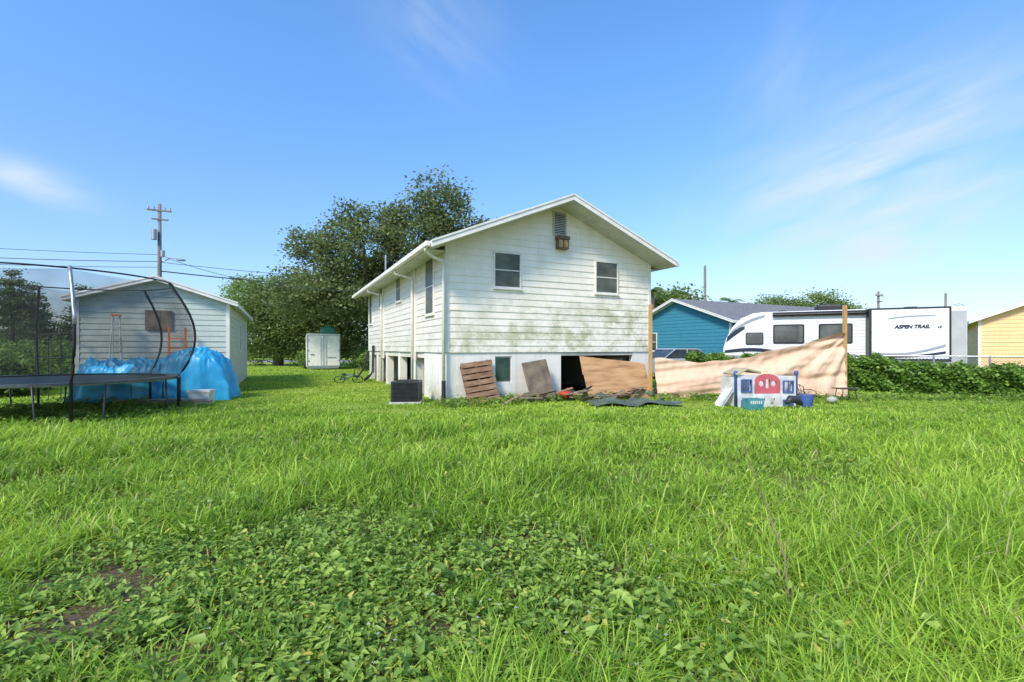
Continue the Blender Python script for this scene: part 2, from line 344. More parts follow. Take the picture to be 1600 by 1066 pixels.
mb=MB(); mb.tube([(-.1,10.4,1.6),(-.12,10.4,.4),(-.3,10.3,.2),(-.6,9.6,.1)],.06,8); mb.tube([(-.1,11.9,1.3),(-.3,11.6,.6),(-.7,11,.15)],.05,8); mb.split('drain_hose',['black'],house,smooth=True)
mb=MB(); mb.cyl((.3,9.6,4.3),(.3,9.6,5.6),.04,10); mb.build('vent_pipe',['galv'],house)
I=Matrix.Identity(4)
window(house,1.75,3.11,.84,1.0,I,'screen'); window(house,5.10,3.12,.86,1.0,I,'screen')
TL=Matrix.Rotation(rad(-90),4,'Z')
for s,z,w,h in ((1.44,2.42,.86,1.62),(5.5,3.15,.8,.98),(8.9,3.2,.8,.95),(11.5,2.6,.8,1.5)):
    window(house,0,z,w,h,Matrix.Translation((0,s,0))@TL,'screen')
mb=MB(); mb.box(1.4,1.9,.06,.1,.52,1.24); wb=mb.build('window',['vent'],house); mb=MB(); mb.box(1.44,1.86,.045,.06,.56,1.2); mb.build('glass',[mat('dark_green_glass',(.03,.06,.045),(.06,.10,.08),4,.15)],wb)
mb=MB(); mb.box(3.2,3.24,-.06,.02,4.72,5.42); mb.box(3.61,3.65,-.06,.02,4.72,5.42); mb.box(3.24,3.61,-.06,.02,5.37,5.42); mb.box(3.24,3.61,-.06,.02,4.72,4.76)
for i in range(12):
    z=4.77+i*.05; mb.add([(3.24,-.055,z),(3.61,-.055,z),(3.61,-.034,z+.036),(3.24,-.034,z+.036)],[(0,1,2,3)],0)
mb.box(3.24,3.61,-.03,.01,4.76,5.37,1); mb.build('gable_vent',['vent','dark'],house)
mb=MB(); mb.box(3.27,3.66,-.22,-.03,4.60,4.70); mb.box(3.29,3.31,-.2,-.04,4.36,4.6); mb.box(3.62,3.64,-.2,-.04,4.36,4.6); mb.box(3.29,3.64,-.2,-.04,4.33,4.36); mb.box(3.45,3.47,-.21,-.2,4.36,4.6)
lf=mb.build('wall_lantern',[mat('rusty_brown_metal',(.10,.06,.03),(.2,.12,.06),9,.6)],house); mb=MB(); mb.box(3.31,3.62,-.19,-.05,4.37,4.59); mb.build('lamp_glass',['amber'],lf)
mb=MB()
for i in range(6): mb.box(4.9+i*.18,5.04+i*.18,.5,.9,1.15-i*.14,1.19-i*.14)
mb.prism([(4.85,1.2),(5.0,1.2),(6.0,.3),(5.9,.2)],.46,.5)
mb.box(4.4,5.9,.21,.24,1.02,1.14); mb.build('wooden_steps',['wood'],house)
ac=thing('air_conditioner','charcoal outdoor air conditioner unit beside the house wall','air conditioner',(-2.83,12.95,0),rad(4)); ac.scale=(1,1,.86)
mb=MB(); s=.37
mb.box(-s-.04,s+.04,-s-.04,s+.04,0,.06,1)
for x in(-s,s-.04):
    for y in(-s,s-.04): mb.box(x,x+.04,y,y+.04,.06,.64)
mb.box(-s,s,-s,s,.64,.68); mb.box(-s+.05,s-.05,-s+.05,s-.05,.06,.64,0)
for i in range(14):
    z=.09+i*.04
    for (a,bb,c,d) in ((-s,s,-s-.006,-s+.03),(-s,s,s-.03,s+.006)): mb.box(a+.04,bb-.04,c,d,z,z+.014)
    for (a,bb,c,d) in ((-s-.006,-s+.03,-s,s),(s-.03,s+.006,-s,s)): mb.box(a,bb,c+.04,d-.04,z,z+.014)
mb.build('casing',['acm','vent'],ac)
mb=MB()
for r in (.08,.14,.2,.26,.31): mb.tube([(r*math.cos(t*math.pi/12),r*math.sin(t*math.pi/12),.695) for t in range(24)],.006,4,closed=True)
for a in range(4): mb.cyl((.31*math.cos(a*.785),.31*math.sin(a*.785),.695),(-.31*math.cos(a*.785),-.31*math.sin(a*.785),.695),.005,4)
mb.build('fan_grille',['acm'],ac)
# ---------------------------------------------------------------- generic building
def building(name,label,cat,loc,rz,W,L,z0,ez,slope,wallm,el,er,of,ob_,step=.19):
    t=thing(name,label,cat,loc,rz); mb=MB()
    siding(mb,(0,0),(W,0),z0,ez,step,slope,0,.002); siding(mb,(W,0),(W,L),z0,ez,step,0,0,.002); siding(mb,(W,L),(0,L),z0,ez,step,slope,0,.002); siding(mb,(0,L),(0,0),z0,ez,step,0,0,.002)
    mb.box(.02,W-.02,.02,L-.02,0,z0+.05,1)
    mb.build('wall',[wallm,'stucco'],t)
    mb=MB()
    for x,y in ((-.03,-.03),(W-.07,-.03),(W-.07,L-.07),(-.03,L-.07)): mb.box(x,x+.1,y,y+.1,z0,ez-.02)
    mb.split('corner_board',['trim'],t)
    gable_roof('roof',t,-el,W/2,W+er,ez+slope*W/2+.02,slope,-of,L+ob_,.13)
    return t
shed=building('storage_shed','pale sage lap-sided shed with white rake trim','shed',(-12.58,13.86,0),ALPHA,3.8,8.6,.15,3.0,.33,'shedwall',.25,.28,.3,.3,.17)
mb=MB(); mb.box(1.62,2.3,-.06,-.038,2.02,2.62); mb.box(1.97,1.99,-.07,-.06,2.02,2.62); mb.build('plywood_patch',['woodgrey'],shed)
window(shed,0,1.35,.7,1.1,Matrix.Translation((3.8,4.2,0))@Matrix.Rotation(rad(90),4,'Z'),'glass')
teal=building('neighbour_house','mid-blue house with white trim and grey shingle roof','house',(7.82,30.49,0),-math.pi/2+ALPHA,7.2,12,.2,2.99,.35,'teal',.45,.45,.4,.4)
window(teal,1.6,1.3,.8,1.1,I,'glass')
window(teal,0,1.3,1.2,1.1,Matrix.Translation((7.2,3,0))@Matrix.Rotation(rad(90),4,'Z'),'glass')
yel=building('yellow_house','pale yellow lap-sided house with white fascia','house',(21.5,22.1,0),rad(-41),8,9,.2,2.86,.42,'yellow',.35,.35,.35,.35,.17)
# ---------------------------------------------------------------- travel trailer
rv=thing('travel_trailer','white travel trailer with dark graphics, slide-out and black windows','camper',(9.24,21.0,0),rad(-24.6))
prof=[(.25,.7),(.02,1.0),(0,1.45),(.12,1.9),(.38,2.4),(.7,2.75),(1.15,2.95),(1.6,3.0),(8.1,3.02),(8.2,2.95),(8.2,.7)]
mb=MB(); mb.prism(prof,0,2.4); mb.build('body',['rv'],rv,bevel=.04)
mb=MB(); mb.box(5.2,7.5,-.55,-.002,1.0,2.95)
for i in range(14): mb.box(5.27,7.43,-.556,-.551,1.14+i*.125,1.147+i*.125)
mb.box(5.12,5.2,-.56,-.002,.97,2.99,1); mb.box(7.5,7.56,-.56,-.002,.97,2.99,1); mb.box(5.2,7.5,-.56,-.551,2.93,2.99,1); mb.box(5.2,7.5,-.565,-.551,1.0,1.08,1)
mb.build('slide_out',['rv','black'],rv)
mb=MB(); mb.box(7.62,8.17,-.012,-.001,.9,2.86); mb.build('end_panel',['rvside'],rv)
mb=MB()
for i in range(15): mb.box(1.5,5.1,-.007,-.001,1.05+i*.125,1.057+i*.125)
mb.build('side_ribs',['rvgrey'],rv)
for x0,x1,z0,z1 in ((.88,1.56,1.62,2.14),(1.92,3.05,1.66,2.46),(3.55,4.7,1.66,2.46)):
    r=.07; mb=MB(); cs=[]
    for cx,cz,a0 in ((x1-r,z1-r,0),(x0+r,z1-r,90),(x0+r,z0+r,180),(x1-r,z0+r,270)):
        for k in range(5): a=rad(a0+k*22.5); cs.append((cx+r*math.cos(a),cz+r*math.sin(a)))
    mb.prism(cs,-.03,-.008); wv=mb.build('window',['black'],rv)
    mb=MB(); cx,cz=(x0+x1)/2,(z0+z1)/2; mb.prism([(cx+(x-cx)*.9,cz+(z-cz)*.86) for x,z in cs],-.036,-.031); mb.build('glass',['glass'],wv)
def swoosh(pts,m,y=-.012,name='stripe'): meshob(name,plate([pts],.006,Matrix.Translation((0,y,0))),m,rv)
def arc(x0,z0,x1,z1,bow,n=14): return [(x0+(x1-x0)*i/n, z0+(z1-z0)*i/n+bow*math.sin(math.pi*i/n)) for i in range(n+1)]
swoosh(arc(.34,2.25,1.6,2.88,.10)+arc(1.6,2.78,.24,2.05,.10),'rvgrey')
swoosh(arc(.17,1.98,.85,2.42,.08)+arc(.85,2.30,.12,1.72,.02),'rvblue')
swoosh(arc(.06,1.38,2.8,1.12,.22)+arc(2.8,1.08,.08,1.26,.15),'rvblue')
swoosh(arc(.1,1.18,4.8,1.24,-.05)+arc(4.8,1.05,.14,1.02,-.05),'rvgrey')
swoosh(arc(5.3,1.30,7.4,1.62,-.14)+arc(7.4,1.52,5.3,1.22,-.13),'rvgrey',-.562)
swoosh(arc(5.3,1.20,7.4,1.36,-.08)+arc(7.4,1.27,5.3,1.13,-.07),'rvblue',-.562)
swoosh(arc(5.7,2.60,7.1,2.68,.04)+arc(7.1,2.65,5.7,2.56,.035),'rvgrey',-.562)
text('ASPEN TRAIL',.18,Matrix.Translation((5.90,-.562,2.21)),'rvblue',rv,off=.009); text('LE',.11,Matrix.Translation((7.17,-.562,2.21)),'rvblue',rv)
mb=MB(); mb.cyl((1.9,-.12,2.86),(5.1,-.12,2.86),.07,12); mb.box(1.9,5.1,-.1,-.002,2.9,2.97); mb.build('awning',['black'],rv)
mb=MB(); mb.box(3.6,4.5,.7,1.6,3.02,3.3); mb.build('roof_air_conditioner',['black'],rv,bevel=.08)
mb=MB(); mb.box(6.6,7,.9,1.3,3.02,3.12); mb.box(2.2,2.5,.9,1.3,3.02,3.12); mb.split('roof_vent',['black'],rv,bevel=.03)
mb=MB(); mb.box(.3,8.15,-.004,2.38,.58,.69); mb.build('chassis',['black'],rv)
for x in (4.1,4.95):
    mb=MB(); mb.cyl((x,.02,.36),(x,.28,.36),.36,20); mb.build('wheel',['rubber'],rv)
mb=MB(); mb.tube([(8.24,.5,.9),(8.24,.5,3.1),(8.1,.5,3.15)],.02,6); mb.tube([(8.24,.9,.9),(8.24,.9,3.1),(8.1,.9,3.15)],.02,6)
for i in range(7): mb.cyl((8.24,.5,1.0+i*.3),(8.24,.9,1.0+i*.3),.014,6)
mb.build('ladder',['galv'],rv)
# ---------------------------------------------------------------- car
car=thing('parked_car','silver sedan parked behind the hanging cloth','car',(6.3,22.3,0),rad(20))
mb=MB(); body=[(0,.3),(0,.75),(.15,.88),(1.1,.98),(3.6,.98),(4.3,.88),(4.4,.6),(4.4,.3)]
mb.prism(body,0,1.75); mb.build('body',['carpaint'],car,bevel=.06)
mb=MB(); mb.prism([(1.0,.97),(1.7,1.42),(3.0,1.42),(3.7,.97)],.12,1.63); cb=mb.build('windows',['glass'],car,bevel=.03)
mb=MB(); mb.prism([(1.62,1.40),(1.75,1.47),(2.95,1.47),(3.08,1.40)],.1,1.65); mb.cyl((1.0,.11,.98),(1.66,.11,1.42),.03,6); mb.cyl((3.7,.11,.98),(3.04,.11,1.42),.03,6); mb.cyl((2.35,.11,.98),(2.35,.11,1.42),.03,6); mb.build('roof',['carpaint'],car,bevel=.02)
for x in (.8,3.5):
    for y in (-.02,1.57): 
        mb=MB(); mb.cyl((x,y,.32),(x,y+.2,.32),.32,18); w_=mb.build('wheel',['rubber'],car); mb=MB(); mb.cyl((x,y-.005,.32),(x,y+.205,.32),.19,14); mb.build('rim',['galv'],w_)
# ---------------------------------------------------------------- enclosed trailer
ct=thing('cargo_trailer','white boxy cargo trailer with rear double doors','trailer',(-12.95,33,-.18),rad(24))
mb=MB(); mb.box(-1.08,1.08,0,3.6,.36,2.66); mb.build('body',['trim'],ct,bevel=.05)
mb=MB()
for x in(-1.06,-.02,1.02): mb.box(x,x+.04,-.03,-.001,.44,2.55)
for z in(.44,2.55): mb.box(-1.06,1.06,-.03,-.001,z,z+.03)
for x in(-.18,.14): mb.box(x,x+.025,-.05,-.031,.5,2.45)
for z in (.8,1.5,2.2):
    for x in(-1.06,.92): mb.box(x,x+.14,-.045,-.031,z,z+.05)
mb.build('rear_door',['galv'],ct)
mb=MB(); mb.box(.25,.8,-.036,-.031,1.0,1.06); mb.box(-.85,-.6,-.036,-.031,1.2,1.28,0); mb.split('door_marking',['rvgrey'],ct)
for x in(-1.22,1.07):
    mb=MB(); mb.cyl((x,2,.42),(x+.15,2,.42),.32,18); mb.build('wheel',['rubber'],ct)
mb=MB(); mb.box(-1.0,1.0,-.06,0,.26,.35); mb.build('bumper',['galv'],ct,bevel=.02)
mb=MB(); mb.prism([(-.4,0),(-.48,.25),(-.3,.5),(.1,.56),(.5,.42),(.6,.0)],0,1.4); tb=mb.build('covered_bundle',['greencover'],None,bevel=.12); place(tb,'green tarp-covered bundle on the cargo trailer roof','bundle',(-12.75,33.1,2.48),(0,0,rad(22)))
# ---------------------------------------------------------------- utility poles, wires
def upole(x,y,h,arms=True,lamp=False,rz=ALPHA):
    t=thing('utility_pole','weathered wooden utility pole with crossarms' if arms else 'thin wooden utility pole','utility pole',(x,y,0),rz,'utility poles along the street')
    mb=MB(); mb.tube([(0,0,0),(0,0,h)],[.19,.12],10); mb.build('post',['polewood'],t,smooth=True)
    if arms:
        mb=MB(); mb.box(-.8,.8,-.16,-.06,h-.6,h-.48); mb.box(-.5,.6,-.16,-.06,h-1.3,h-1.18); mb.split('crossarm',['polewood'],t)
        mb=MB()
        for xx in (-.7,-.35,.35,.7): mb.cyl((xx,-.11,h-.48),(xx,-.11,h-.25),.06,8)
        mb.split('insulator',['galv'],t)
        if lamp:
            mb=MB(); mb.cyl((-.3,-.3,h-2.9),(-.3,-.3,h-2.1),.2,12); mb.cyl((.25,-.25,h-4.2),(.25,-.25,h-3.7),.15,10); mb.split('transformer',['galv'],t)
    if lamp:
        mb=MB(); mb.tube([(.1,0,h-4.6),(.8,-.1,h-4.2),(1.3,-.2,h-4.25)],.04,6); la=mb.build('lamp_arm',['galv'],t); mb=MB(); mb.ball((1.45,-.2,h-4.35),(.35,.16,.1)); mb.build('lamp_head',['galv'],la)
    return t
upole(-27.9,38,12.9,True,True); upole(20.1,50,10.1,False); upole(45.8,60,8.6,True); upole(54.2,60,8.4,False)
wires=[((-60,22.6,8.6),(-27.9,38,8.35),.025),((-60,22.6,8.1),(-27.9,38,7.9),.02),((-27.9,38,8.3),(4,53,8.9),.02),((-27.9,38,7.6),(4,53,7.9),.045),((-27.9,38,8.9),(-7.0,24.6,4.4),.018),((-60,22.6,9.6),(-27.9,38,8.9),.018)]
for a,b_,r in wires:
    a=Vector(a);b_=Vector(b_); pts=[]
    for i in range(25):
        t=i/24; p=a.lerp(b_,t); p.z-=2.8*t*(1-t); pts.append(p)
    mb=MB(); mb.tube(pts,r,5); place(mb.build('power_line',['black']),'thin black overhead power line slung between poles','power line',group='overhead power lines')
# ---------------------------------------------------------------- trampoline
tr=thing('trampoline','round black trampoline with bowed poles and dark safety net','trampoline',(-10.15,10.6,0),0)
def circ(r,z,n=64): return [(r*math.cos(2*math.pi*i/n),r*math.sin(2*math.pi*i/n),z) for i in range(n)]
mb=MB(); mb.tube(circ(2.30,.76),.028,8,closed=True); mb.build('frame',['galv'],tr,smooth=True)
mb=MB(); mb.add(circ(2.06,.77),[tuple(range(64))]); mb.build('mat',['black'],tr)
mb=MB(); a=circ(2.06,.80);b_=circ(2.33,.80);c=circ(2.33,.755); mb.add(a+b_+c,[(i,(i+1)%64,64+(i+1)%64,64+i) for i in range(64)]+[(64+i,64+(i+1)%64,128+(i+1)%64,128+i) for i in range(64)]); mb.build('pad',[mat('pad_vinyl',(.11,.115,.12),(.06,.06,.065),4,.4)],tr)
def rz_(z): 
    t=(z-.8)/2.2; return 2.36+.38*math.sin(math.pi*min(max(t,0),1)**.9)-.18*max(t,0)**2
PA=[-40,20,80,140,200,260]
for a in PA:
    ca,sa=math.cos(rad(a)),math.sin(rad(a))
    pts=[(2.36*ca,2.36*sa,.02),(2.36*ca,2.36*sa,.8)]+[(rz_(z)*ca,rz_(z)*sa,z) for z in np.linspace(.95,3.0,12)]
    mb=MB(); mb.tube(pts,.028,8); mb.build('net_pole',['black'],tr,smooth=True)
    pts=[]
    for s,z in ((-13,.76),(-12,.1),(-11,.03),(11,.03),(12,.1),(13,.76)): pts.append((2.32*math.cos(rad(a+s)),2.32*math.sin(rad(a+s)),z))
    mb=MB(); mb.tube(pts,.018,8); mb.build('leg',['acm'],tr,smooth=True)
mb=MB(); mb.tube(circ(rz_(3.0),3.0),.018,6,closed=True); mb.build('top_ring',['black'],tr,smooth=True)
mb=MB(); zs=np.linspace(.8,2.98,14); V=[]
for z in zs:
    for i in range(96):
        a=2*math.pi*i/96; pr=abs(math.sin((a-rad(20))*3)); t=(z-.8)/2.18
        r=rz_(z)-.05-.16*pr*math.sin(math.pi*t)-.02*math.sin(a*24)*t; zz=z-(.07*pr if z>2.9 else 0)
        V.append((r*math.cos(a),r*math.sin(a),zz))
mb.add(V,[(k*96+i,k*96+(i+1)%96,(k+1)*96+(i+1)%96,(k+1)*96+i) for k in range(13) for i in range(96)]); mb.build('safety_net',['net'],tr,smooth=True)
mb=MB(); a=-40; ca,sa=math.cos(rad(a)),math.sin(rad(a)); pts=[(rz_(z)*ca+.02*ca,rz_(z)*sa+.02*sa,z) for z in np.linspace(1.9,3.03,7)]; mb.tube(pts,.031,8); mb.build('pole_sleeve',['galv'],tr,smooth=True)
# ---------------------------------------------------------------- blue tarp pile
tp=MB(); nu,nv=150,60; V=[]
for i in range(nu+1):
    for j in range(nv+1):
        u=-1+2*i/nu; v=-1+2*j/nv
        hm=.98+.34*math.exp(-((u-.60)/.42)**4)+.08*math.exp(-((u+.1)/.3)**2)+.06*math.exp(-((u+.7)/.2)**2)
        e=max(0,(1-abs(u)**12)*(1-abs(v)**6))
        w=.16*(abs(mnoise.noise(Vector((u*3.6,v*2.6,1.3))))-.2)+.10*abs(mnoise.noise(Vector((u*10,v*6,4.1))))+.05*mnoise.noise(Vector((u*24,v*10,2.)))
        h=max(0,hm*e**.40*(1+w)+(w*.3 if e>.1 else 0))
        sp_=1.0+.06*math.sin(u*18+v*4)*(1-min(1,e*1.4))+.08*(1-h/1.6)+.06*mnoise.noise(Vector((u*6,v*6,h*3)))
        V.append((u*1.75*sp_,v*.62*sp_,h+.01))
tp.add(V,[(i*(nv+1)+j,(i+1)*(nv+1)+j,(i+1)*(nv+1)+j+1,i*(nv+1)+j+1) for i in range(nu) for j in range(nv)])
place(tp.build('tarp_covered_pile',['tarp'],smooth=True),'crumpled blue tarp covering a pile beside the shed','tarp',(-10.05,13.6,0),(0,0,rad(17)))
mb=MB(); mb.box(-.25,.25,-.18,.18,0,.3); mb.box(-.27,.27,-.2,.2,.3,.36); mb.box(-.2,.2,-.19,-.18,.12,.16); place(mb.build('foam_cooler',['whiteplastic'],bevel=.02),'white foam cooler box beside blue tarp','cooler',(-8.25,12.75,0),(0,0,.2))
mb=MB(); mb.box(-1.1,1.1,-.09,.09,0,.04); mb.box(-1.0,.9,-.05,.12,.04,.07); place(mb.build('scrap_board',['wood']),'weathered boards lying in the grass','board',(-8.7,12.0,0.10),(0,0,.12))
mb=MB(); mb.box(-.5,.5,-.07,.07,0,.05); place(mb.build('concrete_block',['stucco']),'pale concrete slab piece lying by the tarp','concrete block',(-9.0,12.6,0.08),(0,0,.1))
def ladder(name,label,loc,rot,h,w,m,n):
    t=thing(name,label,'ladder',loc); t.rotation_euler=rot
    mb=MB()
    for x in (-w/2,w/2): mb.box(x-.025,x+.025,-.03,.03,0,h)
    mb.split('rail',[m],t)
    mb=MB()
    for i in range(n): z=.25+i*.3; mb.box(-w/2+.025,w/2-.025,-.02,.02,z,z+.03)
    mb.split('rung',[m],t)
    return t
ladder('extension_ladder','orange ladder leaning against the shed wall',(-10.2,14.6,0),(rad(-3),0,ALPHA),2.1,.42,'orange',6)
st=thing('stepladder','white stepladder standing close to the shed wall','ladder',(-11.5,13.95,0),ALPHA); st.scale=(.8,.7,1.12)
mb=MB(); 
for s in (-1,1):
    mb.cyl((s*.22,-.3,0),(s*.1,0,2.15),.022,6); mb.cyl((s*.2,.3,0),(s*.08,.03,2.1),.016,6)
mb.split('rail',['whiteplastic'],st); mb=MB()
for i in range(6): q=(i+1)/7; mb.box(-.22+.12*q,.22-.12*q,-.3+.3*q-.05,-.3+.3*q+.05,2.15*q,2.15*q+.02)
mb.split('step',['whiteplastic'],st); mb=MB(); mb.box(-.13,.13,-.1,.1,2.14,2.18); mb.build('top_cap',['orange'],st)
mr_=thing('metal_rack','grey tubular metal rack standing by the shed','rack',(-12.75,13.2,0),rad(5)); mr_.scale=(.8,.8,1)
mb=MB()
for x in(-.4,.4):
    for y in(0,.5): mb.cyl((x,y,0),(x,y,1.9),.016,8)
mb.split('upright',['acm'],mr_); mb=MB()
for z in(.7,1.2,1.85):
    for y in(0,.5): mb.cyl((-.4,y,z),(.4,y,z),.013,8)
    for x in(-.4,.4): mb.cyl((x,0,z),(x,.5,z),.013,8)
mb.split('rail',['acm'],mr_)
# ---------------------------------------------------------------- boards against the house
def hpt(t,o,z=0): return (HX+.9015*t+.4327*o, HYY+.4327*t-.9015*o, z)
mb=MB()
for i in range(7):
    dz=random.uniform(-.008,.008); mb.box(-.44+random.uniform(-.03,.03),.44+random.uniform(-.03,.03),-.025,0,.02+i*.165+dz,.02+i*.165+.132+dz)
for x in(-.38,-.02,.34): mb.box(x-.02,x+.04,0.001,.09,.0,1.16)
mb.box(-.42,.42,.095,.10,.05,1.1,1)  # dark backing sheet imitates the shade between the slats
place(mb.build('wooden_pallet',['woodred','dark'],bevel=.004),'brown slatted pallet leaning on the house wall','pallet',hpt(.92,.42,.02),(rad(-18),rad(-7),ALPHA))
mb=MB(); mb.box(-.38,.38,-.02,.02,0,1.16); mb.box(-.38,-.33,-.03,-.021,0.02,1.14); mb.box(.33,.38,-.03,-.021,.02,1.14)
place(mb.build('wooden_board',['woodgrey'],bevel=.004),'grey-brown wooden board leaning on the house wall','board',hpt(2.62,.55,0),(rad(-16),rad(-8),ALPHA))
mb=MB(); mb.prism([(-.95,.05),(-1.0,.7),(-1.03,.72),(-1.05,1.30),(-.2,1.19),(.4,1.13),(1.0,1.04),(1.02,-.04)],-.01,.01)
place(mb.build('plywood_sheet',['ply']),'orange-brown plywood sheet leaning across the opening','plywood',hpt(4.95,.85,0.03),(rad(-22),0,ALPHA-.22))
sb=[(1.5,.8,.9,.3,'wood'),(2.0,.95,.6,-.3,'woodgrey'),(3.4,.6,.9,1.1,'woodred'),(3.6,.9,.7,.5,'wood'),(3.8,.7,1.0,-.5,'wood'),(4.1,1.1,.8,.2,'woodgrey'),(3.3,1.0,.5,-.9,'wood'),(5.6,1.0,1.1,.3,'woodgrey'),(3.7,.5,1.1,1.4,'wood'),(4.4,1.3,1.2,.1,'woodgrey'),(2.1,.7,.8,.1,'woodred')]
for i in range(16): sb.append((random.uniform(1.3,6.3),random.uniform(.45,1.45),random.uniform(.3,.9),random.uniform(-1.4,1.4),random.choice(['wood','woodgrey','woodred','dark'])))
for i,(t,o,l,r,mm) in enumerate(sb):
    mb=MB(); mb.box(-l/2,l/2,-.05,.05,0,.03); p=hpt(t,o,.10+.05*(i%4)); place(mb.build('scrap_board',[mm]),'broken scrap board on the ground beside the house','board',p,(rad(random.uniform(-12,12)),rad(random.uniform(-22,6)),r+ALPHA),'scrap boards by the house')
for t,o,s in ((2.2,.4,.16),(3.55,.4,.2),(4.0,1.25,.16),(5.9,.9,.18),(6.6,.7,.16)):
    mb=MB(); mb.ball((0,0,.07),(s*1.4,s,.12),0,14,jit=.28); place(mb.build('rubbish_bag',['darksheet'],smooth=True),'dark crumpled rubbish bag among the scrap wood','rubbish bag',hpt(t,o,.05),(0,0,t),'rubbish by the house')
mb=MB(); mb.ball((0,0,.05),(.18,.10,.08),0,14,jit=.3); place(mb.build('red_cloth',['red'],smooth=True),'crumpled red cloth on the debris heap','cloth',hpt(3.2,.75,.14))
V=[];nu,nv=40,14
for i in range(nu+1):
    for j in range(nv+1):
        u=i/nu;v=j/nv; V.append(((u-.5)*2.1*(1+.1*math.sin(v*7))+.1*math.sin(v*9),(v-.5)*1.0+.16*math.sin(u*11),.02+.20*abs(mnoise.noise(Vector((u*7,v*3,.5))))*math.sin(v*math.pi)+.05*math.sin(u*7)**2))
mb=MB(); mb.add(V,[(i*(nv+1)+j,(i+1)*(nv+1)+j,(i+1)*(nv+1)+j+1,i*(nv+1)+j+1) for i in range(nu) for j in range(nv)])
place(mb.build('ground_sheet',['darksheet'],smooth=True),'dark green plastic sheet crumpled on the ground','sheet',(3.0,12.35,.03),(0,0,.2))
# ---------------------------------------------------------------- posts and canvas
for x,y,h in ((4.08,14.15,2.75),(9.95,14.35,2.75)):
    mb=MB(); mb.box(-.045,.045,-.045,.045,-.05,h); place(mb.build('wooden_post',['post'],bevel=.006),'upright raw pine post holding the hanging cloth','post',(x,y,0),(0,0,.2),'cloth posts')
nu,nv=180,60; V=[]
for i in range(nu+1):
    u=i/nu; x=4.2+u*5.70; y=14.1+u*.2
    top=1.18-.12*math.sin(math.pi*min(u/.6,1))+.02*math.sin(u*23)+.015*math.sin(u*47)
    if u>.28: s_=(u-.28)/.72; top+=.78*(.45*s_+.55*s_*s_)-.04*math.sin(math.pi*s_)
    bot=.02+.05*math.sin(u*5)**2+.18*math.exp(-((u-.5)/.2)**2)+.02*math.sin(u*31)
    for j in range(nv+1):
        v=j/nv; z=bot+(top-bot)*v
        dx=(1-u)*5.7; dz=2.02-z
        ang=math.atan2(dz,dx+.3)               # folds hang from the high corner
        q=(z-1.25)*1.1+(1-u)*.75
        f=.30*mnoise.noise(Vector((q*1.6,u*.9,2.2)))*(.3+.7*math.sin(math.pi*v*.9))+.12*mnoise.noise(Vector((ang*7,dx*.35,9.1)))+.06*mnoise.noise(Vector((q*5.5,u*2.2,5.)))+.03*mnoise.noise(Vector((x*5,z*5,1.)))+.10*math.sin(math.pi*v)*math.sin(u*3.1)
        V.append((x,y-f-.16*(1-v)**2,z))
mb=MB(); mb.add(V,[(i*(nv+1)+j,(i+1)*(nv+1)+j,(i+1)*(nv+1)+j+1,i*(nv+1)+j+1) for i in range(nu) for j in range(nv)])
place(mb.build('hanging_cloth',['canvas'],smooth=True),'peach canvas sheet draped between two wooden posts','cloth')
# ---------------------------------------------------------------- toy playhouse
ph=thing('toy_playhouse','small plastic playhouse with red arch, white walls and blue frames','playhouse',(6.13,11.9,0),rad(6)); ph.scale=(1.0,.93,.94)
def cir(cx,cz,r,n=20): return [(cx+r*math.cos(2*math.pi*i/n),cz+r*math.sin(2*math.pi*i/n)) for i in range(n)]
def rc(x0,x1,z0,z1): return [(x0,z0),(x1,z0),(x1,z1),(x0,z1)]
def TY(y): return Matrix.Translation((0,y,0))
arch=[(-.14,.36),(.52,.36),(.52,.66)]+[(.19+.33*math.cos(rad(a)),.66+.22*math.sin(rad(a))) for a in range(10,180,12)]+[(-.14,.66)]
meshob('arch_wall',plate([arch,cir(.03,.62,.075),cir(.35,.62,.075),rc(.14,.24,.5,.74)],.05,TY(-.03)),'pink',ph)
meshob('lower_wall',plate([rc(-.14,.52,0,.358),rc(.0,.12,.08,.24),rc(.26,.38,.08,.24)],.05,TY(-.03)),'whiteplastic',ph)
meshob('side_wall',plate([rc(-.58,-.14,0,.86),rc(-.48,-.24,.42,.72)],.05,TY(0)),'whiteplastic',ph)
meshob('side_wall',plate([rc(.52,.96,0,.82),rc(.62,.86,.4,.68)],.05,TY(0)),'whiteplastic',ph)
for x0,x1,z0,z1 in ((-.5,-.22,.40,.74),(.60,.88,.38,.70)):
    w_=meshob('window_frame',plate([rc(x0,x1,z0,z1),rc(x0+.035,x1-.035,z0+.035,z1-.035)],.03,TY(-.045)),'blueplastic',ph)
    mb=MB(); cx=(x0+x1)/2; mb.box(cx-.012,cx+.012,-.05,-.035,z0+.035,z1-.035); mb.build('window_bar',['blueplastic'],w_)
mb=MB()
for x in (-.62,.98): mb.tube([(x,0,0),(x,0,.84),(x,0,.86),(x,0,.93),(x,0,.96)],[.035,.035,.05,.05,.02],12)
mb.split('corner_post',['blueplastic'],ph,smooth=True)
mb=MB(); mb.box(-.58,.96,.75,.80,0,.8); mb.box(-.60,-.56,.0,.75,0,.8); mb.box(.94,.98,0,.75,0,.8); mb.build('back_wall',['whiteplastic'],ph)
mb=MB(); mb.prism([(-.66,.88),(-.36,1.04),(.0,.95),(0,.88),(-.36,.98),(-.62,.84)],-.1,.6); mb.build('roof',['tan'],ph,bevel=.02)
mb=MB(); mb.box(-.5,-.22,-.06,-.03,.02,.2); mb.box(.6,.88,-.06,-.03,.04,.2); mb.split('lower_panel',['blueplastic'],ph,bevel=.01)
